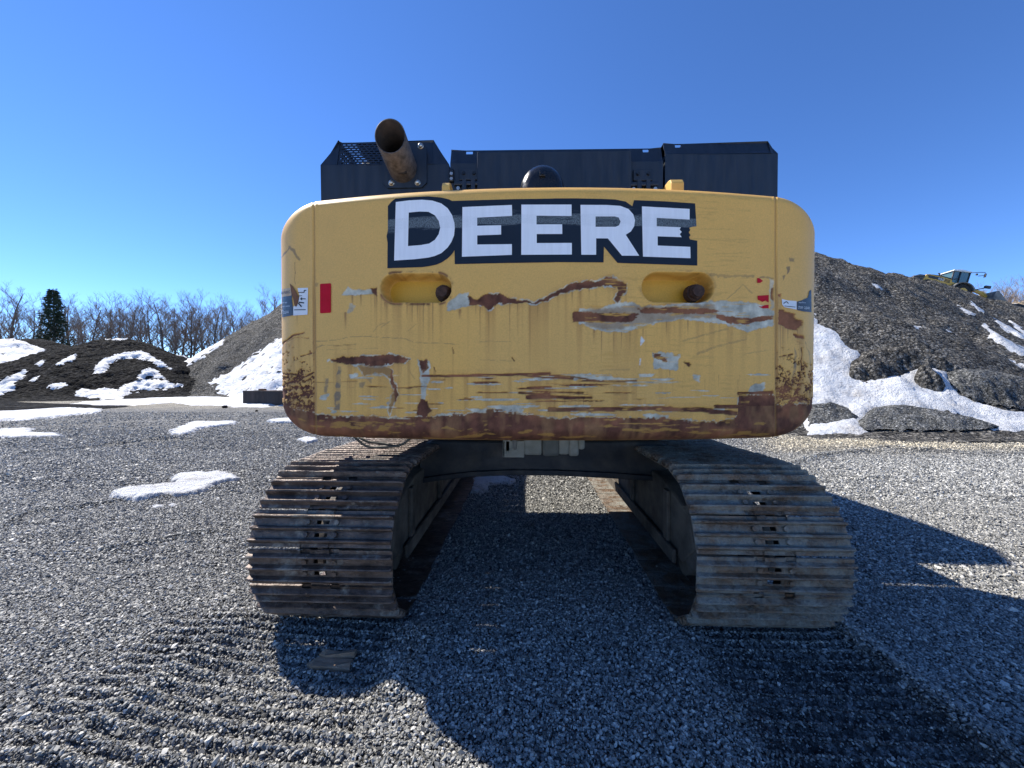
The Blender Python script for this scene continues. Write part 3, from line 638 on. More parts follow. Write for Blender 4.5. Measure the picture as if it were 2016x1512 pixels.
for i in range(1500):
    px = rb.uniform(-60, 640); D = rb.uniform(84, 112); g = at(px, 745, D); h = rb.uniform(1.2, 5.5)
    b = Vector((g[0], g[1], -0.2)); m_ = b + Vector((rb.gauss(0, .25), rb.gauss(0, .25), h * .55)); e = m_ + Vector((rb.gauss(0, .4), rb.gauss(0, .4), h * .45)); T.add([b, m_, e], [0.045, 0.03, 0.01])
    for k in range(2):
        q = m_.lerp(e, rb.random()); T.add([q, q + Vector((rb.gauss(0, .5), rb.gauss(0, .5), rb.uniform(.2, .9)))], [0.02, 0.008])
o = link('brush', mesh('brush', T.V, T.F), M['twig']); tag(o, 'brown leafless underbrush below the tree row', 'brush', kind='stuff')
V, Q = heightmesh(-400, 500, 108, 150, 6.0, lambda x, y: np.clip((y - 108) * 0.12, 0, 3.2) + 1.2 * (fbm(x * 0.05, y * 0.05, 3, 3) - 0.5) - 0.3)
o = link('hill', np_mesh('hill', V, Q), M['pile_dark']); o['kind'] = 'structure'

# ================================================================== WHEEL LOADER on the crest
def wheel_loader():
    c = at(1868, 572, 28.3); root = empty('wheel_loader', c + np.array((0, 0, -1.35)))
    tag(root, 'yellow wheel loader with dark cab and 980 on its hood, on the right pile crest', 'wheel loader')
    y0, y1 = -1.35, 1.35
    def pr(nm, prof, a, b, m, parent=root, bev=0.03): return prism(nm, prof, a, b, m, parent, 'y', bev)
    hood = pr('engine_hood', [(-2.15, 1.25), (-1.95, 1.95), (-1.75, 2.38), (-1.4, 2.45), (0.0, 2.30), (0.75, 2.15), (0.9, 1.75), (0.4, 1.15), (-1.3, 1.05)], -0.95, 0.95, M['loader_yellow'])
    pr('hood_stripe', [(-1.62, 2.33), (-1.5, 2.02), (-0.1, 1.86), (-0.05, 2.19)], -0.965, -0.95, M['loader_black'], hood, 0)
    pr('hood_top', [(-1.2, 2.44), (0.8, 2.26), (0.8, 2.36), (-0.2, 2.50), (-1.1, 2.50)], -0.8, 0.8, M['loader_black'], hood, 0.01)
    for k in range(3): pr('vent_slat', [(0.05, 2.14 - k * 0.13), (0.62, 2.07 - k * 0.13), (0.62, 2.0 - k * 0.13), (0.05, 2.07 - k * 0.13)], -0.966, -0.95, M['loader_black'], hood, 0)
    pr('service_door', [(-1.2, 1.5), (-0.6, 1.42), (-0.6, 1.12), (-1.2, 1.15)], -0.966, -0.95, M['loader_black'], hood, 0)
    cu = bpy.data.curves.new('number', 'FONT'); cu.body = '980'; cu.size = 0.42; ob = bpy.data.objects.new('number', cu); COL.objects.link(ob)
    dg = bpy.context.evaluated_depsgraph_get(); me = bpy.data.meshes.new_from_object(ob.evaluated_get(dg)); bpy.data.objects.remove(ob)
    n_ = link('number', me, M['loader_white'], hood); n_.location = (-0.62, -0.975, 1.90); n_.rotation_euler = (math.pi / 2, 0.11, 0)
    # rear guard and grille
    pr('rear_guard', [(-3.15, 1.45), (-2.95, 2.0), (-2.45, 2.25), (-1.9, 2.25), (-2.1, 1.3), (-2.4, 1.1), (-3.0, 1.15)], -1.05, 1.05, M['loader_black'])
    for k in range(3): tube('guard_rail', [(-3.1, -1.1, 1.55 + 0.2 * k), (-2.1, -1.1, 1.65 + 0.22 * k)], 0.035, M['loader_grey'], root, 8)
    tube('exhaust_stack', [(-0.15, -0.35, 2.3), (-0.15, -0.35, 2.72), (-0.19, -0.35, 2.85), (-0.30, -0.35, 2.90)], 0.07, M['loader_black'], root, 10)
    # cab: corner posts, roof, glass
    cabz0, cabz1 = 1.35, 3.32
    cabn = empty('cab', (0, 0, 0)); bpy.data.objects.remove(cabn)
    cab = pr('cab', [(0.75, cabz0), (2.35, cabz0 - 0.12), (2.4, 1.75), (0.75, 1.95)], -0.85, 0.85, M['loader_yellow'])
    roof = pr('cab_roof', [(0.68, 3.20), (0.78, 3.36), (1.5, 3.46), (2.45, 3.36), (2.5, 3.22)], -0.92, 0.92, M['loader_white'], cab)
    for x in (0.80, 1.45, 2.32):
        for y in (-0.83, 0.83): tube('cab_post', [(x, y, 1.7), (x + (0.03 if x > 2 else 0), y, 3.26)], 0.07, M['loader_black'], cab, 6)
    pr('cab_glass', [(0.84, 1.95), (2.30, 1.72), (2.32, 3.22), (0.84, 3.22)], -0.80, 0.80, M['glass'], cab, 0)
    pr('cab_door', [(1.5, 1.45), (2.28, 1.38), (2.28, 1.75), (1.5, 1.82)], -0.87, -0.855, M['loader_grey'], cab, 0)
    tube('hand_rail', [(1.4, -0.98, 1.5), (1.38, -0.98, 2.9)], 0.03, M['loader_black'], cab, 6); tube('hand_rail', [(0.9, -0.98, 2.3), (1.4, -0.98, 2.35)], 0.03, M['loader_black'], cab, 6)
    tube('mirror_arm', [(2.3, -0.9, 3.2), (3.0, -1.25, 3.28), (3.35, -1.3, 3.3), (3.4, -1.3, 3.0), (2.9, -1.2, 2.85)], 0.035, M['loader_black'], cab, 6)
    box('mirror', (3.38, -1.35, 2.95), (0.09, 0.22, 0.42), M['loader_black'], cab, 0.02); box('mirror', (2.75, -1.15, 3.02), (0.16, 0.12, 0.2), M['loader_black'], cab, 0.02)
    # wheels and fenders
    def wheel(x, y):
        tube('wheel', [(x, y - 0.33, 0.85), (x, y - 0.22, 0.85), (x, y + 0.22, 0.85), (x, y + 0.33, 0.85)], [0.70, 0.88, 0.88, 0.70], M['rubber'], root, 26)
        tube('wheel_rim', [(x, y - 0.35, 0.85), (x, y + 0.35, 0.85)], 0.42, M['loader_yellow'], root, 20)
    for x in (-1.55, 1.75):
        for y in (-1.05, 1.05): wheel(x, y)
    for x, y in ((1.75, -1.05), (1.75, 1.05)):
        prof = [(x + 1.12 * math.cos(t), 0.85 + 1.08 * math.sin(t)) for t in np.linspace(0.25, math.pi - 0.15, 12)] + [(x + 1.0 * math.cos(t), 0.85 + 0.97 * math.sin(t)) for t in np.linspace(math.pi - 0.15, 0.25, 12)]
        pr('fender', prof, y - 0.4, y + 0.4, M['loader_grey'], root, 0)
    pr('front_frame', [(2.2, 0.7), (3.4, 0.8), (3.3, 1.5), (2.3, 1.4)], -0.45, 0.45, M['loader_yellow'])
    for y in (-0.6, 0.6): pr('lift_arm', [(2.5, 1.5), (2.7, 1.75), (4.2, 1.35), (4.9, 0.75), (4.75, 0.55), (3.9, 1.1)], y - 0.12, y + 0.12, M['loader_yellow'], root, 0.01)
    lamp = box('work_lamp', (4.15, -1.0, 1.85), (0.55, 0.25, 0.30), M['loader_black'], root, 0.05); tube('lamp_bracket', [(3.3, -0.9, 1.45), (4.0, -0.95, 1.75)], 0.05, M['loader_black'], root, 6)
    pr('bucket', [(4.6, 1.35), (4.85, 1.45), (5.0, 1.25), (5.9, 0.35), (5.7, 0.2), (4.9, 0.1), (4.5, 0.5)], -1.6, 1.6, M['loader_grey'], root)
    s = 0.61; rot_ = Euler((0, math.radians(12.5), math.radians(-10))); root.rotation_euler = rot_; root.scale = (s, s, s)
    root.location = Vector(at(1895, 531, 28.0)) - rot_.to_matrix() @ Vector((1.5 * s, -0.9 * s, 3.43 * s))
wheel_loader()

# ================================================================== EXCAVATOR
CX = 0.11
exc = empty('excavator', (CX, 4.6, 0)); tag(exc, 'large yellow and black tracked excavator seen from behind, rust scraped counterweight lettered DEERE', 'excavator')
exc_inv = Matrix.Translation((-CX, -4.6, 0))
EXC_ALL = []
def fix(o):                                # built in world coordinates, hung under the excavator
    EXC_ALL.append(o); return o

# ---- counterweight: rounded casting, unrolled grid with its wear computed per vertex
CY0, CR = 2.085, 6.6                       # nearest point, plan radius of the rear face
ZB, ZT = 1.172, 2.600
HW = 1.648
REX, REZ, REY, RC = 0.20, 0.085, 0.15, 0.13
def cw_surface(u, v, off=0.0):             # u across from CX, v height; beyond the face it rolls round the edges
    zc, hz = (ZB + ZT) / 2, (ZT - ZB) / 2
    ax, az = HW - REX - RC, hz - REZ - RC
    w = v - zc
    cx = np.clip(u, -ax, ax); cz = np.clip(w, -az, az)
    dx, dz = u - cx, w - cz; d = np.hypot(dx, dz); nx = np.where(d > 0, dx / np.maximum(d, 1e-9), 0); nz = np.where(d > 0, dz / np.maximum(d, 1e-9), 0)
    rm = np.sqrt((nx * REX) ** 2 + (nz * REZ) ** 2) + 1e-9
    e = np.maximum(d - RC, 0); L = rm * math.pi / 2; ph = np.minimum(e / rm, math.pi / 2)
    base = np.minimum(d, RC)
    X = cx + nx * (base + REX * np.sin(ph)); Z = cz + nz * (base + REZ * np.sin(ph))
    dep = REY * (1 - np.cos(ph)) + np.maximum(e - L, 0) * 1.0
    Xc = np.clip(X, -1.5, 1.5)
    Y = CY0 + Xc ** 2 / (2 * CR) + np.maximum(np.abs(X) - 1.5, 0) * (1.5 / CR) + dep + off
    return X + CX - 0.004, Y, Z + zc
ST = 0.0042
UW, VW = HW + 0.11 + 0.42, (ZT - ZB) / 2 + 0.05 + 0.30
us = np.arange(-UW, UW + ST, ST); vs_ = np.arange((ZB + ZT) / 2 - VW, (ZB + ZT) / 2 + VW + ST, ST)
U, V = np.meshgrid(us, vs_); U = U.ravel(); V = V.ravel()
WX, WY, WZ = cw_surface(U, V)
qx, qy = proj(np.stack([WX, WY, WZ], 1))   # measured position on the photo plan, used only to lay out the wear
# recessed lifting pockets
def pill(px, py, x0, x1, y0, y1):
    r = (y1 - y0) / 2; cy = (y0 + y1) / 2
    cx = np.clip(px, x0 + r, x1 - r); return np.hypot(px - cx, py - cy) - r
pk = np.minimum(pill(qx, qy, 751, 887, 541, 596), pill(qx, qy, 1263, 1406, 536, 594))
front = np.abs(U) < 1.3
pk = np.where(front, pk, 99)
WY = WY + 0.13 * sstep(0.5, -1.6, pk)
floor_step = sstep(-7, -9, np.minimum(pill(qx, qy, 751, 887, 548, 600), pill(qx, qy, 1263, 1390, 545, 594)))
rim = np.exp(-((pk - 3.5) / 2.6) ** 2) * front
WY -= 0.003 * rim
# seams between the centre plate and the corner castings
seam = np.minimum(np.abs(qx - (623 + (qy - 600) * 0.006)), np.abs(qx - (1532 + (qy - 600) * 0.003)))
inz = (np.abs(U) < 1.55)
sm = np.exp(-(seam / 1.5) ** 2) * inz
WY += 0.006 * sm - 0.003 * np.exp(-((seam - 4) / 2.0) ** 2) * inz
WY += 0.004 * (fbm(U * 2.2, V * 2.2, 71, 3) - 0.5)

def A(*p): return [(540 + x / 3.024, 380 + y / 3.024) for x, y in p]
def B(*p): return [(1080 + x / 3.024, 380 + y / 3.024) for x, y in p]
jx = (fbm(qx * 0.13, qy * 0.13, 1, 4) - 0.5); jy = (fbm(qx * 0.13, qy * 0.13, 2, 4) - 0.5)
hx = (fbm(qx * 0.02, qy * 0.5, 6, 4) - 0.5)      # streaky, for scrapes along x
def region(poly, jit=7.0, streak=0.0):
    p = np.array(poly); mn = p.min(0) - 30; mx = p.max(0) + 30
    s = (qx > mn[0]) & (qx < mx[0]) & (qy > mn[1]) & (qy < mx[1]) & front_all
    out = np.full(qx.shape, 99.0)
    if s.any(): out[s] = sdf_poly(qx[s] + jit * jx[s] + streak * hx[s] * 3, qy[s] + jit * jy[s], poly) + streak * hx[s]
    return out
front_all = WY < CY0 + 0.75
rust = np.zeros(qx.shape); prim = np.zeros(qx.shape); wash = np.zeros(qx.shape); drip = np.zeros(qx.shape); dark = np.zeros(qx.shape); blue = np.zeros(qx.shape); white = np.zeros(qx.shape)
def mark(arr, d, soft=0.8, k=1.0): np.maximum(arr, k * sstep(soft, -soft, d), out=arr)
# -- gouge left of centre, running up to the hook right of it
g1 = region(A((1145, 612), (1200, 640), (1250, 605), (1320, 600), (1400, 625), (1480, 640), (1540, 652), (1600, 628), (1640, 598), (1690, 575), (1690, 590), (1640, 628), (1560, 662), (1470, 657), (1400, 660), (1330, 655), (1300, 680), (1270, 702), (1240, 670), (1150, 668)), 8)
g2 = region(B((0, 602), (60, 577), (120, 545), (240, 520), (280, 525), (330, 502), (370, 492), (410, 515), (460, 535), (455, 590), (425, 625), (405, 655), (385, 630), (410, 590), (405, 558), (350, 550), (290, 552), (250, 560), (150, 575), (80, 597), (0, 628)), 8)
g1p = region(A((1028, 655), (1090, 605), (1150, 598), (1150, 672), (1100, 690), (1025, 706)), 7)
for g in (g1, g2):
    mark(rust, g); mark(prim, np.abs(g - 1.2) - 0.6 - 6.5 * (fbm(qx * 0.06, qy * 0.06, 61, 4) - 0.5), 0.8)
mark(prim, g1p)
# -- long gouge under the right pocket
g3 = region(B((175, 690), (300, 672), (480, 645), (560, 672), (760, 655), (960, 640), (1050, 632), (1250, 650), (1355, 690), (1355, 785), (1250, 808), (1190, 825), (1100, 790), (960, 765), (780, 750), (660, 770), (560, 795), (480, 825), (360, 830), (260, 810), (180, 775)), 9)
mark(prim, g3); mark(wash, region(B((200, 700), (480, 670), (760, 668), (1000, 660), (1000, 740), (760, 745), (560, 780), (360, 815), (220, 790)), 10), 3, 0.75)
for p in (B((140, 705), (350, 715), (545, 708), (500, 765), (330, 768), (180, 768), (135, 770)), B((525, 683), (760, 678), (1020, 690), (990, 716), (760, 716), (560, 712)), B((1000, 715), (1180, 740), (1355, 725), (1355, 746), (1290, 757), (1180, 780), (1090, 775), (1010, 745)),
          B((1385, 690), (1450, 700), (1530, 770), (1500, 815), (1430, 800), (1385, 780)), B((1470, 835), (1550, 848), (1552, 866), (1480, 857)), B((620, 955), (660, 960), (710, 985), (700, 1005), (630, 985)), B((810, 1003), (845, 1020), (840, 1032), (808, 1012))):
    mark(rust, region(p, 6, 3))
mark(prim, region(B((620, 950), (700, 945), (780, 960), (770, 1050), (700, 1050), (620, 1050)), 12)); wash *= 1
mark(dark, region(B((690, 960), (775, 955), (770, 985), (700, 990)), 6), 1, 0.4)
# -- left small torn paint
mark(prim, region(A((408, 612), (440, 560), (470, 582), (600, 573), (610, 605), (430, 612)), 6)); mark(rust, region(A((572, 573), (612, 568), (614, 625), (592, 604)), 5))
mark(dark, np.abs(region(A((408, 612), (440, 560), (470, 582), (600, 573), (610, 605), (430, 612)), 6)) - 0.5, 0.6, 0.5)
mark(prim, region(A((450, 662), (490, 672), (470, 705), (440, 720)), 8), 1, 0.7); mark(dark, region(A((250, 540), (278, 545), (268, 565), (252, 562)), 4), 1, 0.6)
# -- scraped patch lower left
h1 = region(A((330, 1000), (420, 978), (600, 972), (690, 958), (800, 985), (780, 1008), (700, 1012), (640, 1032), (440, 1018)), 9, 2); mark(rust, h1)
mark(prim, np.abs(h1 - 1) - 0.2 - 7 * (fbm(qx * 0.06, qy * 0.06, 62, 4) - 0.5), 0.8)
h2 = region(A((500, 1028), (640, 1030), (690, 1035), (710, 1110), (738, 1200), (700, 1270), (690, 1320), (678, 1270), (715, 1180), (690, 1110), (645, 1070), (545, 1085)), 9); mark(wash, h2, 1.2, 0.9); mark(prim, np.abs(h2 - 1.4) - 0.9 - 3 * jy, 0.8, 0.9)
mark(rust, region(A((690, 1030), (712, 1110), (735, 1200), (720, 1250), (708, 1180), (690, 1110)), 8))
mark(rust, region(A((860, 990), (905, 995), (915, 1040), (880, 1075), (862, 1040)), 8), 0.8, 0.85); mark(prim, region(A((850, 985), (925, 1000), (925, 1075), (910, 1140), (868, 1135), (862, 1060)), 8)); mark(prim, region(A((872, 1130), (905, 1140), (895, 1230), (868, 1225)), 6)); mark(rust, region(A((865, 1225), (910, 1240), (930, 1290), (900, 1340), (845, 1315)), 9))
mark(rust, region(A((858, 985), (908, 1000), (900, 1050), (870, 1060)), 8))
# -- long horizontal scrapes
for seg, w, k in ((A((880, 1090), (1100, 1088), (1320, 1082), (1633, 1075)), 2.4, 1), (A((1430, 1080), (1633, 1100)), 1.4, 1), (A((1450, 1190), (1633, 1195)), 1.8, 1), (A((1500, 1218), (1633, 1215)), 3.2, 1), (A((1500, 1160), (1640, 1155)), 1.6, 1),
                  (B((0, 1085), (120, 1095), (300, 1120), (520, 1118)), 1.5, .9), (B((0, 1185), (200, 1190)), 1.3, 1), (B((0, 1215), (130, 1220), (250, 1218)), 2.6, 1), (B((0, 1100), (140, 1105)), 1.6, 1), (B((0, 1290), (300, 1288), (600, 1285), (900, 1292), (1120, 1312)), 4.0, 1),
                  (B((1000, 1272), (1140, 1275)), 3.6, 1), (B((1140, 1195), (1250, 1192), (1345, 1188)), 2.6, 1), (A((360, 915), (490, 902)), .5, .6), (A((240, 1128), (500, 1122)), .7, .5)):
    p = np.array(seg); s = (qx > p[:, 0].min() - 12) & (qx < p[:, 0].max() + 12) & (np.abs(qy - p[:, 1].mean()) < 25)
    d = np.full(qx.shape, 99.0); d[s] = dist_line(qx[s], qy[s] + 4 * hx[s], seg) - w * (0.55 + 1.1 * fbm(qx[s] * 0.05, qy[s] * 0.6, 12, 3)); mark(rust, d, 0.7, k)
R2 = random.Random(4)
def streaks(arr, n, x0, x1, y0, y1, L0, L1, w0, w1, k=1.0):
    for _ in range(n):
        x = R2.uniform(x0, x1); y = R2.uniform(y0, y1); L = R2.uniform(L0, L1); w = R2.uniform(w0, w1)
        s = (qx > x - 5) & (qx < x + L + 5) & (np.abs(qy - y) < w + 6)
        if not s.any(): continue
        t = (qx[s] - x) / L; prof = w * np.sqrt(np.clip(4 * t * (1 - t), 0, 1)) * (0.4 + 1.2 * vn(qx[s] * 0.22, qy[s] * 0.6, R2.randrange(900)))
        arr[s] = np.maximum(arr[s], k * sstep(0.6, -0.5, np.abs(qy[s] - y - (qx[s] - x) * R2.uniform(-.01, .02) + 3 * hx[s]) - prof))
streaks(prim, 26, 900, 1500, 736, 790, 20, 110, 0.6, 2.0); streaks(prim, 30, 640, 1060, 735, 812, 8, 60, 0.4, 1.8)
streaks(rust, 22, 900, 1230, 740, 792, 15, 90, 0.4, 1.3); streaks(prim, 14, 900, 1510, 795, 818, 25, 110, 1.0, 3.2)
streaks(rust, 12, 640, 900, 735, 815, 8, 40, 0.3, 1.0, 0.9); streaks(prim, 8, 1125, 1180, 738, 748, 20, 45, 1.5, 4.0)
for p in (B((130, 1080), (250, 1075), (255, 1110), (140, 1115)), B((530, 1075), (630, 1078), (600, 1098), (535, 1095)), B((860, 1080), (905, 1085), (900, 1125), (870, 1115)), B((1210, 1150), (1300, 1125), (1295, 1200), (1195, 1195)), B((780, 1350), (850, 1345), (895, 1390), (830, 1395)), B((560, 1315), (720, 1318), (705, 1342), (570, 1345)), B((1140, 1218), (1160, 1215), (1145, 1275), (1125, 1275)),
          A((975, 1310), (1110, 1308), (1105, 1325), (980, 1328)), A((1130, 1285), (1475, 1285), (1470, 1302), (1190, 1308)), A((280, 1205), (335, 1195), (320, 1225), (280, 1228)), A((450, 1075), (505, 1070), (500, 1095), (455, 1098)), A((340, 1285), (385, 1292), (375, 1312), (345, 1308)), B((1300, 1255), (1350, 1262), (1345, 1285), (1305, 1282))):
    mark(prim, region(p, 7, 2))
for p in (B((548, 850), (570, 880), (542, 910)), B((540, 985), (546, 985), (544, 1025), (538, 1025)), A((1005, 0), (1006, 0), (1006, 1))): mark(white, region(p, 2))
# -- rust band along the bottom edge
bx = np.array([500, 553, 585, 622, 640, 672, 725, 770, 840, 890, 970, 1080, 1180, 1260, 1420, 1455, 1458, 1530, 1533, 1560, 1603, 1640])
by = np.array([770, 790, 806, 812, 818, 820, 819, 821, 821, 817, 808, 823, 823, 824, 832, 822, 778, 778, 800, 798, 796, 790])
band = np.interp(qx, bx, by) + 9 * hx + 9 * jy + 5 * (vn(qx * 0.25, qy * 0.02, 33) - 0.5)
mark(rust, np.where(front_all, band - qy, 99), 1.5)
edge_b = V < ZB + 0.045
mark(prim, np.where((np.abs(qy - band - 2) < 14), np.abs(qy - band + 1) - 1.4 - 4 * hx, 99), 0.8, 0.8)
yel = sstep(0.60, 0.75, fbm(qx * 0.03, qy * 0.35, 91, 4)) * sstep(band + 28, band + 4, qy) * (qx > 1150) * (qx < 1480)
# -- corners: scuffed rust speckle growing towards the bottom
lc = (qx < 622) & front_all; rc_ = (qx > 1533) & front_all
n1 = 0.55 * fbm(qx * 0.10 + qy * 0.05, qy * 0.16, 23, 6, 0.7) + 0.45 * fbm(qx * 0.32 - qy * 0.10, qy * 0.22 + qx * 0.12, 25, 5, 0.7); n2 = fbm(qx * 0.2, qy * 0.09, 27, 5)
amt = sstep(640, 800, qy) * 0.36
rust = np.maximum(rust, np.where(lc | rc_, sstep(0.66 - amt * 0.72, 0.61 - amt * 0.72, 1 - n1) * 0 + sstep(0.66 - amt * 0.52, 0.69 - amt * 0.52, n1) * sstep(640, 720, qy), 0))
wash = np.maximum(wash, np.where(lc, 0.55 * sstep(690, 800, qy) * sstep(0.35, 0.6, n2), 0)); wash = np.maximum(wash, np.where(rc_, 0.4 * sstep(735, 800, qy) * sstep(0.4, 0.6, n2), 0))
# -- thin scratches
def scratch(pts, w, arr, k=1.0):
    p = np.array(pts); s = (qx > p[:, 0].min() - 8) & (qx < p[:, 0].max() + 8) & (qy > p[:, 1].min() - 8) & (qy < p[:, 1].max() + 8) & front_all
    d = np.full(qx.shape, 99.0); d[s] = dist_line(qx[s] + 3 * jx[s], qy[s] + 3 * jy[s], pts) - w * (0.3 + 1.3 * vn(qx[s] * 0.2, qy[s] * 0.2, 51)); mark(arr, d, 0.6, k)
scratch(A((260, 885), (360, 880), (480, 855), (660, 862), (780, 870), (830, 892), (1000, 897), (1095, 900)), 0.55, dark, 0.75)
scratch(A((250, 912), (490, 902)), 0.5, dark, 0.6); scratch(A((320, 935), (620, 925)), 0.4, dark, 0.4); scratch(A((50, 935), (75, 890), (130, 850), (190, 836)), 1.3, rust); scratch(A((90, 890), (140, 862), (220, 868)), 0.5, rust, .7)
scratch(A((34, 520), (45, 440), (60, 395), (110, 325)), 1.2, dark, 0.9); scratch(A((105, 325), (135, 360), (160, 405)), 2.4, dark, 0.85); scratch(A((137, 420), (137, 550)), 0.5, drip, 0.8)
scratch(A((170, 975), (235, 955)), 1.2, rust); scratch(A((245, 960), (265, 920), (295, 908)), 0.9, dark, .8); scratch(A((55, 1080), (120, 1075), (180, 1100), (240, 1070)), 1.4, rust); scratch(A((50, 1170), (90, 1130), (150, 1120)), 1.6, rust)
scratch(A((1210, 885), (1400, 884)), 0.5, dark, .5); scratch(A((1220, 995), (1420, 1000)), 0.5, dark, .5); scratch(A((595, 830), (620, 790), (690, 770)), 0.6, dark, .5); scratch(A((790, 830), (845, 780)), 0.6, dark, .5); scratch(A((640, 800), (680, 775)), 0.9, dark, .5)
scratch(A((1055, 920), (1065, 955)), .6, rust); scratch(A((945, 1040), (960, 1065)), .7, rust); scratch(A((1408, 980), (1425, 1003)), .8, rust); scratch(A((800, 1050), (835, 1110)), .6, dark, .6)
for k in range(3): scratch(B((800, 885 - 4 * k), (900, 852 - 3 * k), (1075, 808 - 3 * k)), 0.7, dark, 0.42)
for k in range(3): scratch(B((885, 960 - 4 * k), (1010, 915 - 4 * k), (1185, 870 - 2 * k)), 0.9, dark, 0.45)
scratch(B((1170, 958), (1320, 935)), 0.8, dark, .4); scratch(B((300, 1055), (480, 1052)), 1.4, dark, .35); scratch(B((1070, 625), (1130, 575), (1165, 540), (1220, 590)), 1.0, dark, .5); scratch(B((970, 480), (1060, 490), (1230, 488)), 2.6, dark, .55); scratch(B((1270, 495), (1350, 500)), 1.5, dark, .6)
scratch(B((1385, 975), (1470, 958)), 1.0, rust); scratch(B((1548, 885), (1575, 960), (1580, 1020)), .6, dark, .7); scratch(B((1525, 920), (1530, 950), (1520, 1000), (1530, 1060)), .9, rust); scratch(B((1400, 1090), (1450, 1110), (1420, 1140), (1480, 1175)), 1.6, rust); scratch(B((1410, 1230), (1500, 1220), (1560, 1240)), 1.8, rust)
mark(blue, region(B((1483, 915), (1495, 960), (1490, 1050), (1470, 1150), (1462, 1150), (1478, 1000)), 3), 1, .8)
for p in (B((1450, 375), (1480, 385), (1478, 402), (1455, 398)), B((1432, 432), (1452, 428), (1455, 465), (1436, 475)), B((1405, 480), (1425, 478), (1412, 515))): mark(dark, region(p, 6), .8, .9)
mark(rust, region(B((1378, 595), (1400, 592), (1395, 612), (1380, 610)), 4)); mark(prim, region(B((1325, 500), (1350, 505), (1352, 700), (1335, 705)), 8), 1, .7); mark(rust, region(B((1340, 560), (1352, 560), (1352, 640), (1338, 620)), 5), 1, .9)
# -- bluish paint transfer low left
mark(blue, region(A((385, 1030), (405, 1035), (398, 1290), (365, 1290), (372, 1150)), 5), 1, .8); mark(blue, region(A((310, 1105), (330, 1105), (328, 1200), (308, 1195)), 5), 1, .65); mark(blue, region(A((510, 1130), (545, 1125), (535, 1160), (510, 1155)), 4), 1, .55); mark(blue, region(A((555, 1105), (585, 1100), (580, 1140)), 4), 1, .4)
blue *= 0.35 + 0.65 * sstep(0.3, 0.5, fbm(qx * 0.12, qy * 0.12, 77, 3))
# -- drips running down from every gouge
def drips(lst, conv, k=0.75):
    for x, y0, y1, w in lst:
        (x, y0), = conv((x, y0)); y1 = conv((0, y1))[0][1]
        s = (np.abs(qx - x) < 6) & (qy > y0 - 2) & (qy < y1 + 4)
        d = np.abs(qx[s] - x - 0.8 * (vn(qy[s] * 0.05, qx[s] * 0, 3) - 0.5)); t = np.clip((qy[s] - y0) / (y1 - y0), 0, 1)
        drip[s] = np.maximum(drip[s], k * (1 - t) ** 0.6 * np.exp(-(d / (w * (1.15 - 0.5 * t))) ** 2))
drips([(600, 610, 800, .8), (612, 620, 690, 1), (670, 660, 760, 1), (790, 655, 760, 1), (820, 660, 790, 1), (850, 660, 780, .9), (885, 660, 900, 1.1), (940, 655, 960, 1.2), (1195, 670, 740, .7), (1220, 670, 900, 1), (1270, 690, 960, 1.3), (1395, 655, 900, 1), (1440, 655, 850, .9), (1515, 655, 1070, 1.1), (1562, 655, 760, .9), (660, 660, 700, 1.4), (430, 720, 830, 2.5), (470, 610, 700, 2), (520, 610, 690, 1.6), (150, 690, 800, 1.6), (1100, 700, 760, 3)], A)
drips([(135, 585, 690, 1), (183, 570, 690, 1), (235, 565, 650, .9), (310, 825, 1010, 1.1), (383, 830, 1010, 1.1), (430, 830, 930, .9), (480, 825, 960, .9), (265, 815, 900, 2), (560, 790, 900, 1.3), (700, 770, 860, 1.2), (830, 760, 850, 1.2), (1410, 800, 960, 1.1), (1440, 810, 900, 1.0), (1500, 820, 900, 1), (1395, 700, 1000, 1.2), (720, 1050, 1110, 1), (30, 1220, 1290, 1.2), (90, 1220, 1280, 1.2), (200, 1225, 1290, 1.1), (540, 1000, 1060, 1), (640, 690, 660, 1), (690, 575, 600, 1)], B)
for k in range(46):
    x = R2.uniform(640, 1525); y = R2.uniform(735, 750); drips([((x - 540) * 3.024, (y - 380) * 3.024, (y + R2.uniform(8, 45) - 380) * 3.024, R2.uniform(0.6, 1.2))], A, R2.uniform(0.15, 0.5))
drip = np.maximum(drip, 0.75 * np.exp(-((seam - 2.2) / 1.6) ** 2) * inz * sstep(470, 620, qy) * (0.25 + 0.75 * fbm(qx * .2, qy * .03, 81, 3)))
rimr = sstep(0.42, 0.62, fbm(qx * 0.07, qy * 0.07, 14, 4)) * rim; rust = np.maximum(rust, np.where(qx < 1000, rimr * 0.95, rimr * 0.35))
prim = np.where(rust > 0.6, prim * 0.15, prim)
# -- rust bleeding down from every gouge, streaked
r2 = np.clip(rust, 0, 1).reshape(len(vs_), len(us)) * (qy.reshape(len(vs_), len(us)) < 800); acc = np.zeros(len(us)); bl = np.zeros_like(r2)
for j in range(len(vs_) - 1, -1, -1): acc = np.maximum(r2[j], acc * 0.978); bl[j] = acc
bleed = (bl.ravel() - np.clip(rust, 0, 1)).clip(0, 1) * sstep(0.42, 0.72, fbm(U * 34, V * 0.9, 131, 3))
halo = np.zeros_like(r2)
for dj in range(-7, 8, 2):
    for di in range(-7, 8, 2): halo += np.roll(np.roll(np.clip(rust, 0, 1).reshape(r2.shape), dj, 0), di, 1)
halo = (halo.ravel() / 64).clip(0, 1) * (1 - np.clip(rust, 0, 1)) * sstep(0.3, 0.65, fbm(U * 12, V * 12, 133, 4))
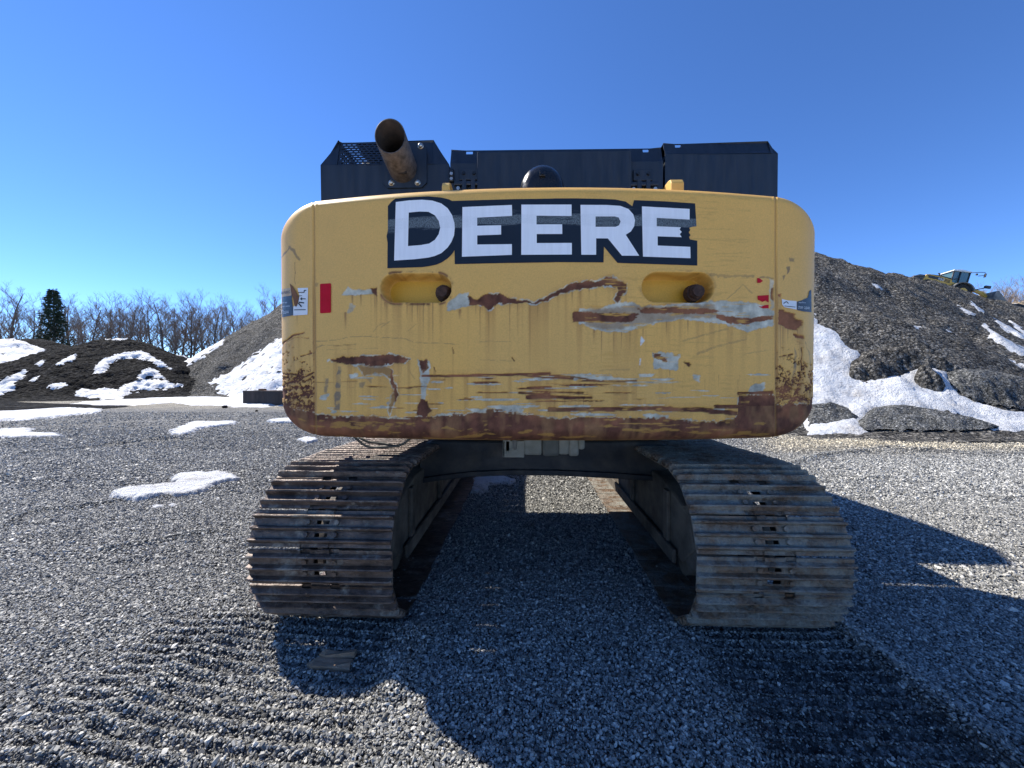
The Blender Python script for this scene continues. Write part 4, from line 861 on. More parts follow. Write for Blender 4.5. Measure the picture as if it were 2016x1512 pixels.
# -- compose the colour
nb = fbm(U * 1.1, V * 1.1, 101, 4)[:, None]; nf = fbm(U * 14, V * 14, 103, 4)[:, None]
Ypaint = np.array((0.74, 0.405, 0.088)); C = Ypaint * (0.93 + 0.14 * nb) * (0.96 + 0.08 * nf)
fade = sstep(0.62, 0.3, nb) * 0.18; C = C * (1 - fade) + np.array((0.60, 0.40, 0.16)) * fade
low = (sstep(700, 800, qy) * 0.18)[:, None]; C = C * (1 - low) + np.array((0.56, 0.31, 0.08)) * low
def lay(c, m, k=1.0):
    global C
    m = np.clip(m, 0, 1)[:, None] * k; C = C * (1 - m) + np.asarray(c) * m
rn = fbm(U * 30, V * 22, 105, 4)[:, None]; rn2 = fbm(U * 5, V * 9, 106, 4)[:, None]
RUST = np.array((0.12, 0.045, 0.025)) * (0.3 + 1.4 * rn) * (1 - 0.0 * rn2) + np.array((0.16, 0.065, 0.026)) * sstep(0.42, 0.72, rn2) * 0.9
PRIM = np.array((0.52, 0.495, 0.39)) * (0.45 + 1.0 * fbm(U * 25, V * 25, 107, 3)[:, None])
lay((0.34, 0.15, 0.035), drip, 0.85); lay((0.15, 0.052, 0.02), np.clip(drip - 0.35, 0, 1) * 1.6, 0.85)
lay((0.40, 0.185, 0.04), bleed, 0.6); lay((0.42, 0.21, 0.055), halo, 0.75)
lay((0.085, 0.06, 0.045), dark * (0.55 + 0.45 * nf[:, 0]), 0.9); lay((0.035, 0.065, 0.085), blue, 0.85)
lay(PRIM, prim); lay((0.27, 0.15, 0.062), wash, 0.85); lay(RUST, rust); lay(np.array((0.26, 0.13, 0.055)) * (0.6 + 0.8 * rn), rust * sstep(0.48, 0.7, fbm(U * 16, V * 5, 141, 4)) * (qy > 800), 0.75); lay(Ypaint * 0.6, rust * sstep(0.64, 0.70, fbm(U * 9.0, V * 40, 143, 5)) * (qy > 812), 0.7); lay((0.62, 0.64, 0.62), white)
lay(Ypaint * 0.85, yel * 0.8); lay(np.array((0.36, 0.21, 0.07)), np.exp(-(seam / 1.3) ** 2) * inz, 0.75)
lay((0.44, 0.24, 0.06), np.exp(-((V - ZB + 0.012) / 0.010) ** 2) * (np.abs(U) < 1.45), 0.75)
pin = sstep(-1.5, -4, pk)
lay(np.array((0.60, 0.34, 0.035)), pin)
rough = 0.50 + 0.4 * np.clip(rust + wash + prim, 0, 1)
relief = -0.004 * np.clip(prim, 0, 1) - 0.0055 * np.clip(rust, 0, 1) + 0.005 * (rn[:, 0] - 0.5) * rust + 0.003 * (rn2[:, 0] - 0.5) * prim
WY -= relief * 1.0
CV = np.stack([WX, WY, WZ], 1)
cme = np_mesh('counterweight', CV, grid_quads(len(us), len(vs_)))
ca = cme.color_attributes.new('Col', 'FLOAT_COLOR', 'POINT')
ca.data.foreach_set('color', np.concatenate([np.clip(C, 0, 1), rough[:, None]], 1).astype(np.float32).ravel())
t = NT('worn_yellow_paint'); a_ = t.add('ShaderNodeAttribute'); a_.attribute_name = 'Col'
vv = t.coord('Object')
t.set(color=t.mix(1.0, a_.outputs['Color'], t.ramp(t.noise(vv, 130, 4), [(0.3, 0.9), (0.7, 1.08)]), 'MULTIPLY'), rough=a_.outputs['Alpha'], spec=0.4)
t.bump(t.noise(vv, 260, 4), 0.10, 0.003)
cw = link('counterweight', cme, t.m, exc); tag(cw, 'yellow steel counterweight with gouges, rust runs and a rusted lower edge'); fix(cw)
sub = 4; iu = np.arange(0, len(us), sub); iv = np.arange(0, len(vs_), sub)
BV = CV.reshape(len(vs_), len(us), 3)[np.ix_(iv, iu)].reshape(-1, 3)
BVH = BVHTree.FromPolygons([tuple(map(float, p)) for p in BV], [tuple(map(int, q)) for q in grid_quads(len(iu), len(iv))])
def on_cw(px, py, off=0.002):
    r = Vector(ray(px, py)).normalized(); h = BVH.ray_cast(Vector(CAM), r)
    if h[0] is None: return None
    n = h[1]; n = n if n.dot(r) < 0 else -n
    return h[0] + n * off
def bm_on_cw(bm, off):                    # project a flat mesh drawn in plan pixels onto the casting
    for v in list(bm.verts):
        p = on_cw(v.co.x, v.co.y, off)
        if p is None: bm.verts.remove(v)
        else: v.co = p
    bmesh.ops.recalc_face_normals(bm, faces=bm.faces)
def decal(name, outer, holes, m, parent, off, cut=16):
    bm = bmesh.new(); es = []
    for loop in [outer] + list(holes):
        vsx = [bm.verts.new((x, y, 0)) for x, y in loop]
        es += [bm.edges.new((vsx[i], vsx[(i + 1) % len(vsx)])) for i in range(len(vsx))]
    bmesh.ops.triangle_fill(bm, use_beauty=True, use_dissolve=False, edges=es)
    xs_ = [p[0] for p in outer]; ys_ = [p[1] for p in outer]
    for x in np.arange(min(xs_) + cut, max(xs_), cut): bmesh.ops.bisect_plane(bm, geom=list(bm.verts) + list(bm.edges) + list(bm.faces), plane_co=(x, 0, 0), plane_no=(1, 0, 0))
    for y in np.arange(min(ys_) + cut, max(ys_), cut): bmesh.ops.bisect_plane(bm, geom=list(bm.verts) + list(bm.edges) + list(bm.faces), plane_co=(0, y, 0), plane_no=(0, 1, 0))
    bm_on_cw(bm, off)
    for f in bm.faces:
        if f.normal.y > 0: f.normal_flip()
    return fix(from_bm(name, bm, m, parent))
def Z1(*p): return [(620 + x / 4.032, 220 + y / 4.032) for x, y in p]
def Z2(*p): return [(1080 + x / 3.733, 220 + y / 3.733) for x, y in p]
def mat_decal(name, a, worn, gritty, lo, hi):
    t = NT(name); v = t.coord('Object'); sx = t.add('ShaderNodeSeparateXYZ'); t.link(v, sx.inputs[0])
    n = t.noise(t.coord('Object', (1.2, 1, 14)), 3, 6, 0.7); g = t.noise(v, 220, 4, 0.7)
    zz = t.math('ADD', sx.outputs['Z'], t.math('MULTIPLY', t.math('SUBTRACT', n, 0.5), 0.16))
    band = t.math('MULTIPLY', t.ramp(zz, [(0, 0), (1, 0)]), 1)
    d = t.math('ABSOLUTE', t.math('SUBTRACT', zz, 2.385))
    mk = t.ramp(d, [(0.018, 1.0), (0.034, 0.0)])
    mk2 = t.math('MULTIPLY', mk, t.ramp(g, [(0.40, 0.15), (0.58, 1.0)]))
    sp = t.ramp(t.noise(t.coord('Object', (1, 1, 1)), 26, 5, 0.75), [(0.68, 0.0), (0.74, 1.0)])
    base = t.ramp(t.noise(t.coord('Object', (9, 9, 0.8)), 6, 5), [(0.3, tuple(x * 0.95 for x in a)), (0.7, tuple(min(x * 1.04, 1) for x in a))])
    c = t.mix(t.math('MULTIPLY', mk2, gritty), base, worn)
    c = t.mix(t.math('MULTIPLY', t.math('MULTIPLY', sp, mk), 0.8), c, (0.42, 0.27, 0.10))
    t.set(color=c, rough=0.6, spec=0.15); t.bump(g, 0.05, 0.002); return t.m
M['decal_dark'] = mat_decal('decal_navy_vinyl', (0.013, 0.022, 0.036), (0.17, 0.20, 0.21), 0.95, 0, 0)
M['decal_white'] = mat_decal('decal_white_vinyl', (0.80, 0.81, 0.83), (0.6, 0.62, 0.64), 0.35, 0, 0)
backing = Z1((582, 760), (608, 728), (640, 702), (760, 690), (900, 682), (1000, 690), (1060, 704), (1085, 716), (1550, 698), (1900, 690)) + Z2((0, 638), (200, 636), (380, 638), (480, 641), (560, 656), (610, 690), (623, 645), (850, 652), (1078, 665), (1088, 835), (1062, 838), (1045, 842), (1034, 848), (1042, 862), (1030, 880), (1044, 900), (1033, 915), (1040, 932), (1094, 941), (1094, 1125), (800, 1117), (500, 1109), (400, 990), (397, 1106), (0, 1106)) + Z1((1900, 1196), (1500, 1204), (1105, 1215), (1103, 1105), (1080, 1140), (1050, 1170), (1000, 1203), (960, 1220), (900, 1233), (850, 1240), (578, 1250), (580, 1050), (572, 1000), (582, 950))
bk = decal('decal_backing', backing, [], M['decal_dark'], cw, 0.0022, 12); bk['label'] = 'dark navy vinyl backing behind the white lettering'
D_out = Z1((645, 730), (750, 716), (850, 710), (930, 716), (1000, 738), (1050, 775), (1085, 830), (1103, 890), (1106, 930), (1100, 990), (1080, 1040), (1050, 1085), (1000, 1130), (950, 1152), (900, 1165), (800, 1178), (632, 1190))
D_in = Z1((746, 812), (830, 803), (900, 805), (950, 832), (980, 875), (992, 930), (980, 980), (950, 1025), (905, 1055), (840, 1067), (740, 1076))
E1 = Z1((1166, 765), (1555, 745), (1557, 832), (1282, 848), (1282, 912), (1470, 906), (1470, 980), (1282, 988), (1282, 1060), (1555, 1055), (1555, 1140), (1162, 1157))
E2 = [(1024.3, 404), (1122.9, 403), (1122.9, 425.7), (1054, 425.5), (1054, 442.5), (1104.4, 442), (1104.6, 461), (1054.4, 461.5), (1054.4, 479.2), (1123.4, 478.5), (1123.4, 501.3), (1024, 502.5)]
R_out = Z2((226, 685), (420, 684), (520, 690), (580, 712), (615, 750), (629, 795), (622, 840), (598, 878), (560, 902), (660, 1056), (532, 1056), (428, 930), (341, 930), (341, 1051), (232, 1051))
R_in = Z2((337, 769), (480, 768), (508, 776), (522, 805), (510, 833), (485, 844), (337, 845))
E3 = Z2((680, 692), (1035, 708), (1035, 787), (790, 776), (790, 838), (970, 844), (960, 860), (976, 878), (962, 895), (976, 917), (797, 912), (797, 980), (1040, 988), (1042, 1072), (688, 1062))
for outer, holes in ((D_out, [D_in]), (E1, []), (E2, []), (R_out, [R_in]), (E3, [])): decal('letter', outer, holes, M['decal_white'], cw, 0.0042, 12)
# reflectors and warning stickers
def rrect(x0, y0, x1, y1, r=2, sk=0.0):
    return [(x0 + r, y0), (x1 - r, y0 + sk), (x1, y0 + r + sk), (x1, y1 - r + sk), (x1 - r, y1 + sk), (x0 + r, y1), (x0, y1 - r), (x0, y0 + r)]
decal('reflector', rrect(634, 561, 655, 618.5, 1.5, -1.2), [], M['red'], cw, 0.003, 10)
for p in (B((1250, 500), (1265, 502), (1286, 518), (1268, 530), (1250, 530)), B((1252, 607), (1320, 602), (1320, 648), (1300, 636), (1282, 644), (1262, 634), (1254, 632)), B((1254, 668), (1275, 672), (1298, 662), (1320, 660), (1320, 682), (1285, 683))):
    o = decal('reflector', p, [], M['red'], cw, 0.003, 10); o['label'] = 'torn scrap of red reflector'
st = decal('warning_sticker', [(554, 574), (582, 571), (580, 590), (584, 622), (554, 628)], [], M['dark_print'], cw, 0.003, 4); st['label'] = 'scratched navy and white STAY CLEAR warning sticker'
decal('warning_sticker', [(591, 569.5), (611, 569), (610, 621), (583, 623), (583, 606), (590, 600), (595, 585)], [], M['white_print'], cw, 0.0031, 4)
decal('warning_sticker', [(553.6, 573), (578, 569), (580, 584), (553.6, 588)], [], M['faded_print'], cw, 0.0036, 4)
decal('warning_sticker', [(1574, 592), (1582, 590), (1596, 584), (1599, 571), (1603, 568), (1603.4, 613), (1590, 612), (1574, 609)], [], M['dark_print'], cw, 0.003, 3)
decal('warning_sticker', [(1543, 587), (1556, 590), (1573, 591), (1573, 608), (1548, 603), (1544, 598)], [], M['white_print'], cw, 0.003, 4)
def text_on_cw(s, x, y, h, m, w=None, sk=0.0):   # lettering printed on a sticker
    cu = bpy.data.curves.new('text', 'FONT'); cu.body = s; cu.size = 1; cu.resolution_u = 1
    o = bpy.data.objects.new('text', cu); COL.objects.link(o)
    dg = bpy.context.evaluated_depsgraph_get(); me = bpy.data.meshes.new_from_object(o.evaluated_get(dg)); bpy.data.objects.remove(o)
    bm = bmesh.new(); bm.from_mesh(me); bpy.data.meshes.remove(me)
    xs_ = [v.co.x for v in bm.verts]; x0, x1 = min(xs_), max(xs_); k = h / 0.7; kx = (w / (x1 - x0)) if w else k
    for v in bm.verts: v.co = Vector((x + (v.co.x - x0) * kx, y - v.co.y * k + sk * (v.co.x - x0) * kx, 0))
    bm_on_cw(bm, 0.0048); return fix(from_bm('sticker_text', bm, m, cw))
try:
    text_on_cw('WARNING', 555.5, 583, 6.0, M['dark_print'], 22, -0.14)
    for k, s in enumerate(('Operator may', 'swing or reverse', 'machine')): text_on_cw(s, 555, 600.5 + 7.2 * k, 3.6, M['white_print'], (17, 22, 10)[k], -0.1)
    text_on_cw('STAY CLEAR', 555, 621, 5.2, M['white_print'], 20, -0.14)
    text_on_cw('machine', 1577, 595, 3.0, M['white_print'], 14, 0.02); text_on_cw('STAY CLEAR', 1576, 606, 5.0, M['white_print'], 23, 0.06)
except Exception as ex: print('text', ex)
for pts, w in (([(593, 578), (604, 578), (604, 574), (608, 574)], .8), ([(598, 590.5), (607, 590.5)], .9), ([(594, 597), (604, 598.5)], 1.2), ([(593, 598.5), (599, 606)], 1.2), ([(585, 612), (607, 611.5)], .8), ([(592, 585), (600, 584.5)], .6), ([(597, 590.5), (600, 588)], .8), ([(597, 590.5), (600, 593)], .8), ([(1546, 596), (1552, 592), (1556, 596)], .8), ([(1548, 601), (1570, 603)], .6)):
    for a, b in zip(pts[:-1], pts[1:]):
        d = np.subtract(b, a); n = np.array((-d[1], d[0])) / (np.hypot(*d) + 1e-6) * w
        decal('pictogram', [tuple(np.add(a, n)), tuple(np.add(b, n)), tuple(np.subtract(b, n)), tuple(np.subtract(a, n))], [], M['black_print'], cw, 0.0048, 30)
scr = decal('scratch_mark', [(577, 561), (582, 566), (589, 577), (594, 590), (592, 600), (589, 606), (586, 604), (584, 594), (581, 582)], [], M['rust_scrap'], cw, 0.0052, 6)
# pocket bolts
for px, py in ((871, 576), (1373, 573)):
    c = at(px, py, CY0 + 0.075 + (0.02 if px < 1000 else 0.0)); bm = bmesh.new()
    for r, d0, d1, n in ((0.043, 0.10, 0.045, 6), (0.050, 0.10, 0.075, 16), (0.034, 0.10, 0.030, 12)):
        g = bmesh.ops.create_cone(bm, cap_ends=True, segments=n, radius1=r, radius2=r * 0.93, depth=d0 - d1 + 0.02)
        bmesh.ops.transform(bm, matrix=Matrix.Translation((c[0], c[1] + (d0 + d1) / 2 - 0.045, c[2])) @ Matrix.Rotation(math.pi / 2, 4, 'X'), verts=g['verts'])
    b = from_bm('pocket_bolt', bm, M['rust_bolt'], cw); b['label'] = 'rusted hex bolt in a lifting pocket'; fix(b)
# lifting lugs on the top of the counterweight
def lug(px0, px1, ptop, D):
    a = at(px0, 382, D); b = at(px1, 382, D); zt = at(px0, ptop, D)[2]; w = b[0] - a[0]
    prof = [(D, ZT - 0.06), (D, zt - 0.035), (D + 0.02, zt - 0.008), (D + 0.05, zt), (D + 0.11, zt), (D + 0.15, zt - 0.02), (D + 0.19, ZT - 0.06)]
    o = prism('lifting_lug', prof, a[0], b[0], M['yellow'], cw, 'x', 0.006); fix(o); o['label'] = 'small yellow lifting lug on top of the counterweight'
lug(870, 886, 356, 2.36); lug(1323, 1349, 345, 2.36)
# rear view camera
def dome(px0, px1, ptop, D):
    a = at(px0, 374, D); b = at(px1, 374, D); cx = (a[0] + b[0]) / 2; hw = (b[0] - a[0]) / 2; zt = at(px0, ptop, D)[2]; zb = ZT - 0.02; H = zt - zb
    prof = [(cx + hw * math.cos(t), zb + 0.028 + (H - 0.028) * abs(math.sin(t)) ** 0.8) for t in np.linspace(0, math.pi, 15)]
    bm = bmesh.new(); rings = []
    for k, (yy, sc_) in enumerate(((D - 0.045, 0.42), (D - 0.038, 0.62), (D - 0.022, 0.80), (D + 0.004, 0.93), (D + 0.04, 1.0), (D + 0.13, 1.0), (D + 0.16, 0.9))):
        rings.append([bm.verts.new((cx + (x - cx) * sc_, yy, zb + 0.02 + (z - zb - 0.02) * sc_)) for x, z in prof])
    bm.faces.new(rings[0]); bm.faces.new(rings[-1][::-1])
    for r0, r1 in zip(rings[:-1], rings[1:]):
        for i in range(15): bm.faces.new((r0[i], r1[i], r1[(i + 1) % 15], r0[(i + 1) % 15]))
    bmesh.ops.recalc_face_normals(bm, faces=bm.faces)
    o = fix(from_bm('rear_camera', bm, M['black_plastic'], cw, True)); o['label'] = 'glossy black domed rear view camera housing'
    fix(box('camera_base', (cx, D + 0.07, zb + 0.014), (2 * hw + 0.015, 0.19, 0.034), M['black_plastic'], cw, 0.006))
    l = at(1067, 343, D - 0.045)
    fix(box('camera_lens', tuple(l), (0.034, 0.024, 0.030), M['black_plastic'], cw, 0.003)); V_, F_ = tube_vf([l + (0, -0.018, 0), l + (0, 0, 0)], 0.010, 12); fix(link('camera_lens', mesh('camera_lens', V_, F_), M['lens'], cw))
dome(1022, 1114, 320, 2.30)

# ---- hood: sheet panels with real openings
def sheet(bm, P0, Ux, Vy, w, h, holes, th=0.004):    # rectangle P0 + s*Ux + t*Vy with rectangular openings
    sx = sorted({0, w, *[x for r in holes for x in (r[0], r[2])]}); sy = sorted({0, h, *[y for r in holes for y in (r[1], r[3])]})
    V = {}
    def vt(i, j):
        if (i, j) not in V: V[(i, j)] = bm.verts.new(P0 + Ux * sx[i] + Vy * sy[j])
        return V[(i, j)]
    for i in range(len(sx) - 1):
        for j in range(len(sy) - 1):
            cx, cy = (sx[i] + sx[i + 1]) / 2, (sy[j] + sy[j + 1]) / 2
            if any(r[0] < cx < r[2] and r[1] < cy < r[3] for r in holes): continue
            bm.faces.new((vt(i, j), vt(i + 1, j), vt(i + 1, j + 1), vt(i, j + 1)))
HD = 2.66
def hz(py): return at(1037, py, HD)[2]
def hx_(px): return at(px, 700, HD)[0]
def hood_section(name, x0, x1, zb, zm, zt, chl, chr_, lean, depth, slots, perf=None, perf_side=None, label=None):
    bm = bmesh.new(); zs = zt - zm; sl = math.hypot(zs, lean); vy = Vector((0, lean / sl, zs / sl))
    sheet(bm, Vector((x0, HD, zb)), Vector((1, 0, 0)), Vector((0, 0, 1)), x1 - x0, zm - zb, [])
    xa, xb = x0 + chl, x1 - chr_
    sheet(bm, Vector((xa, HD, zm)), Vector((1, 0, 0)), vy, xb - xa, sl, [s for s in slots] + (perf or []))
    def tri(a, b, c):
        bm.faces.new([bm.verts.new(p) for p in (a, b, c)])
    tri((x0, HD, zm), (xa, HD, zm), (xa, HD + lean, zt)); tri((x1, HD, zm), (xb, HD + lean, zt), (xb, HD, zm))
    y1 = HD + depth
    bm.faces.new([bm.verts.new(p) for p in ((x0, HD, zb), (x0, HD, zm), (x0, y1, zm), (x0, y1, zb))])
    bm.faces.new([bm.verts.new(p) for p in ((x1, HD, zb), (x1, y1, zb), (x1, y1, zm), (x1, HD, zm))])
    sd_ = math.hypot(chl, zs) or 1e-6
    if chl > 0: sheet(bm, Vector((x0, HD + lean * 0.5, zm)), Vector((0, 1, 0)), Vector((chl / sd_, 0, zs / sd_)), depth - lean * 0.5, sd_, perf_side or [])
    if chr_ > 0: bm.faces.new([bm.verts.new(p) for p in ((x1, HD, zm), (x1, y1, zm), (xb, y1, zt), (xb, HD + lean, zt))])
    tops = [(s[0] - 0.01, 0.0, s[2] + 0.01, 0.07) for s in slots]
    if perf: tops.append((0.005, 0.01, 0.10, depth * 0.45))
    sheet(bm, Vector((xa, HD + lean, zt)), Vector((1, 0, 0)), Vector((0, 1, 0)), xb - xa, depth - lean, tops)
    bm.faces.new([bm.verts.new(p) for p in ((x0, y1, zb), (x0, y1, zm), (xa, y1, zt), (xb, y1, zt), (x1, y1, zm), (x1, y1, zb))])
    bmesh.ops.remove_doubles(bm, verts=bm.verts, dist=0.0006)
    bmesh.ops.solidify(bm, geom=list(bm.faces), thickness=0.005)
    o = from_bm(name, bm, M['hood'], exc); o['label'] = label; return fix(o)
def slot_at(x0, px0, px1, lo, hi): return (hx_(px0) - x0, lo, hx_(px1) - x0, hi)
# left box with the exhaust: staggered slot rows on its sloped top band
xl0, xl1 = hx_(640), hx_(887); zmL, ztL = hz(322), hz(268)
perf = []; wband = 0.335; nrow = 9; slL = math.hypot(ztL - zmL, 0.05)
for r in range(nrow):
    yy = 0.018 + r * (slL - 0.036) / (nrow - 1)
    for k in range(9):
        x = 0.012 + k * 0.037 + (0.0185 if r % 2 else 0); 
        if x + 0.026 < wband: perf.append((x, yy - 0.0042, x + 0.026, yy + 0.0042))
perf_s = []
for r in range(9):
    yy = 0.02 + r * 0.021
    for k in range(12):
        x = 0.06 + k * 0.037 + (0.0185 if r % 2 else 0); perf_s.append((x, yy - 0.005, x + 0.026, yy + 0.005))
fix(prism('inner_blocker', [(HD + 0.10, 2.2), (HD + 0.10, ztL - 0.16), (HD + 0.22, ztL - 0.03), (HD + 0.62, ztL - 0.03), (HD + 0.72, 2.2)], xl0 + 0.20, xl1 - 0.1, M['hood_in'], exc, 'x', 0.02))  # dark inner box added to block the sky behind most of the slots
hood_section('exhaust_housing', xl0, xl1, 1.9, zmL, ztL, 0.115, 0.115, 0.05, 0.85, [], perf, perf_s, 'dark hood box with slotted sloping top behind the exhaust')
xm0, xm1 = hx_(889.5), hx_(1306); zmM, ztM = hz(322), hz(288.5); slM = math.hypot(ztM - zmM, 0.04)
hood_section('hood_panel', xm0, xm1, 2.0, zmM, ztM, 0, 0, 0.04, 1.1, [slot_at(xm0, 919, 932, slM - 0.034, slM - 0.006), slot_at(xm0, 1269, 1281, slM - 0.034, slM - 0.006)], label='wide dark centre hood panel')
xr0, xr1 = hx_(1310), hx_(1535); zmR, ztR = hz(308), hz(281); slR = math.hypot(ztR - zmR, 0.035)
hood_section('hood_panel', xr0, xr1, 1.9, zmR, ztR, 0, 0.05, 0.035, 1.15, [slot_at(xr0, 1333, 1345, slR - 0.034, slR - 0.006)], label='dark right hood panel with chamfered corner')
# the raised plate on the centre panel, its seams, hinges
fix(box('cover_plate', ((hx_(943) + hx_(1240)) / 2, HD - 0.024, (hz(306) + 2.45) / 2), (hx_(1240) - hx_(943), 0.045, hz(306) - 2.45), M['hood'], exc, 0.006))
def hinge(px, py, flip):
    bm = bmesh.new(); c = at(px, py, HD - 0.012)
    bm_box(bm, (c[0], c[1], c[2] + 0.03), (0.13, 0.014, 0.075), None, 0.004); bm_box(bm, (c[0], c[1] - 0.006, c[2] - 0.035), (0.20, 0.03, 0.03), None, 0.008)
    bm_box(bm, (c[0] - 0.03, c[1] - 0.012, c[2] - 0.055), (0.03, 0.03, 0.08), None, 0.004); bm_box(bm, (c[0] + 0.03, c[1] - 0.012, c[2] - 0.055), (0.03, 0.03, 0.08), None, 0.004)
    o = fix(from_bm('hinge', bm, M['hood'], exc))
    for dx in (-0.035, 0.035):
        g = c + np.array((dx, -0.012, 0.035)); V_, F_ = tube_vf([g + (0, -0.008, 0), g + (0, 0.01, 0)], 0.011, 8); fix(link('hinge_bolt', mesh('hinge_bolt', V_, F_), M['black_plastic'], o))
    for dx in (-0.07, 0.075):
        g = c + np.array((dx, -0.02, -0.075)); V_, F_ = tube_vf([g + (0, -0.012, 0), g + (0, 0.012, 0)], 0.013, 6); fix(link('hinge_bolt', mesh('hinge_bolt', V_, F_), M['bolt'], o))
hinge(1268, 352, 1); hinge(925, 354, -1)
o = fix(box('latch', tuple(at(891, 348, HD - 0.01)), (0.035, 0.03, 0.09), M['black_plastic'], exc, 0.008))
for dy in (-5, 5): g = at(890.5, 349 + dy, HD - 0.03); V_, F_ = tube_vf([g + (0, -0.006, 0), g + (0, 0.01, 0)], 0.011, 8); fix(link('latch_bolt', mesh('latch_bolt', V_, F_), M['bolt'], o))
fix(box('hood_gap_filler', ((xm0 + xm1) / 2, HD + 0.06, 2.45), (xm1 - xm0 + 0.4, 0.02, 0.5), M['hood_in'], exc))
# exhaust pipe with its flange plate
pc = at(800, 334, HD); e_dir = Vector((-0.05, -1, 0.34)).normalized()
fl = []
p0, p1 = at(757, 286, HD - 0.006), at(843, 372, HD - 0.006)
prof = rrect(p0[0], p1[2], p1[0], p0[2], 0.035)
plate = fix(prism('exhaust_flange', prof, HD - 0.012, HD - 0.001, M['hood'], exc, 'y'))
for px, py in ((830, 289), (773, 362), (824, 361), (768, 291)):
    g = at(px, py, HD - 0.02); bm = bmesh.new(); q = bmesh.ops.create_uvsphere(bm, u_segments=10, v_segments=6, radius=0.0165)
    bmesh.ops.transform(bm, matrix=Matrix.Translation(g) @ Matrix.Diagonal((1, 0.75, 1, 1)), verts=q['verts']); w_ = bmesh.ops.create_cone(bm, cap_ends=True, segments=14, radius1=0.021, radius2=0.021, depth=0.004)
    bmesh.ops.transform(bm, matrix=Matrix.Translation((g[0], g[1] + 0.008, g[2])) @ Matrix.Rotation(math.pi / 2, 4, 'X'), verts=w_['verts']); fix(from_bm('flange_bolt', bm, M['bolt'], plate, True))
def pipe():
    n = 40; ro, ri = 0.098, 0.092; s = e_dir.cross(Vector((0, 0, 1))).normalized(); tt = s.cross(e_dir)
    mouth_c = Vector(at(770, 271.5, HD - 0.235)); cut_n = Vector((-0.02, -1, -0.06)).normalized()
    V = []; Fc = []
    base_c = mouth_c + e_dir * ((HD + 0.02 - mouth_c.y) / e_dir.y)
    for rad in (ro, ri):
        for end in (0, 1):
            for i in range(n):
                a = 2 * math.pi * i / n; w = (s * math.cos(a) + tt * math.sin(a)) * rad
                if end == 0:
                    p = base_c + w; p = p + e_dir * ((HD + 0.02 - p.y) / e_dir.y) if rad == ro else p + e_dir * ((HD + 0.01 - p.y) / e_dir.y)
                else:
                    p = mouth_c + w; k = (mouth_c - p).dot(cut_n) / e_dir.dot(cut_n); p = p + e_dir * k
                V.append(p)
    def ring(k, i): return k * n + i % n
    for i in range(n):
        Fc.append((ring(0, i), ring(1, i), ring(1, i + 1), ring(0, i + 1))); Fc.append((ring(1, i), ring(3, i), ring(3, i + 1), ring(1, i + 1)))
    Fi = [(ring(2, i), ring(2, i + 1), ring(3, i + 1), ring(3, i)) for i in range(n)] + [tuple(ring(2, i) for i in range(n))]
    me = mesh('exhaust_pipe', V, Fc + Fi); me.materials.append(M['pipe']); me.materials.append(M['soot'])
    for k, p in enumerate(me.polygons):
        p.use_smooth = True; p.material_index = 1 if k >= len(Fc) else 0
    o = bpy.data.objects.new('exhaust_pipe', me); COL.objects.link(o); o.parent = exc; o['label'] = 'heat stained exhaust pipe cut at a slant, sooty inside'; fix(o)
    b = Vector(at(795, 341, HD - 0.085)); fix(box('pipe_bracket', tuple(b), (0.055, 0.01, 0.03), M['soot'], o, 0.004))
pipe()

# ---- platform, cab, boom and arm (mostly behind the hood)
fix(box('platform', (CX + 0.15, 3.75, 1.26), (2.7, 2.4, 0.16), M['beam'], exc, 0.02))
fix(box('engine_bay', (CX, 3.15, 1.75), (2.2, 1.1, 0.8), M['hood_in'], exc))
bm = bmesh.new(); hs = []
for r in range(13):
    for k in range(5): hs.append((0.07 + k * 0.036 + (0.012 if r % 2 else 0), 0.05 + r * 0.085, 0.09 + k * 0.036 + (0.012 if r % 2 else 0), 0.095 + r * 0.085))
    for k in range(4): hs.append((0.37 + k * 0.036, 0.05 + r * 0.085, 0.39 + k * 0.036, 0.095 + r * 0.085))
sheet(bm, Vector((-1.70, 2.86, 1.93)), Vector((1, 0, 0)), Vector((0, 1, 0)), 0.55, 1.2, hs); fix(from_bm('catwalk', bm, M['hood'], exc))
cabp = [(4.0, 1.34), (5.05, 1.34), (5.1, 2.0), (4.85, 3.05), (4.0, 3.1)]
cab = fix(prism('cab', cabp, -1.47, -0.55, M['hood'], exc, 'x', 0.03))
fix(box('cab_window', (-1.475, 4.5, 2.4), (0.01, 0.7, 0.9), M['glass'], cab)); fix(box('cab_window', (-1.01, 3.995, 2.55), (0.7, 0.01, 0.7), M['glass'], cab))
fix(box('fuel_tank', (1.35, 4.3, 1.65), (0.75, 0.95, 0.6), M['hood'], exc, 0.04))
bo = [(4.35, 1.7), (4.75, 1.6), (5.2, 2.3), (5.75, 3.55), (6.4, 4.0), (8.6, 3.95), (8.75, 4.15), (8.6, 4.4), (6.6, 4.66), (5.85, 4.72), (5.4, 4.45), (4.75, 3.0), (4.3, 2.05)]
boom = fix(prism('boom', bo, CX - 0.33, CX + 0.33, M['yellow'], exc, 'x', 0.02))
fix(tube('boom_cylinder', [(CX + 0.42, 4.9, 1.4), (CX + 0.42, 6.0, 4.0)], 0.09, M['hood'], boom)); fix(tube('boom_cylinder', [(CX - 0.42, 4.9, 1.4), (CX - 0.42, 6.0, 4.0)], 0.09, M['hood'], boom))
arm = fix(prism('arm', [(8.3, 4.5), (8.9, 4.35), (8.95, 3.9), (8.15, 1.25), (7.9, 1.25), (7.95, 2.0), (8.25, 3.9)], CX - 0.24, CX + 0.24, M['yellow'], exc, 'x', 0.02))
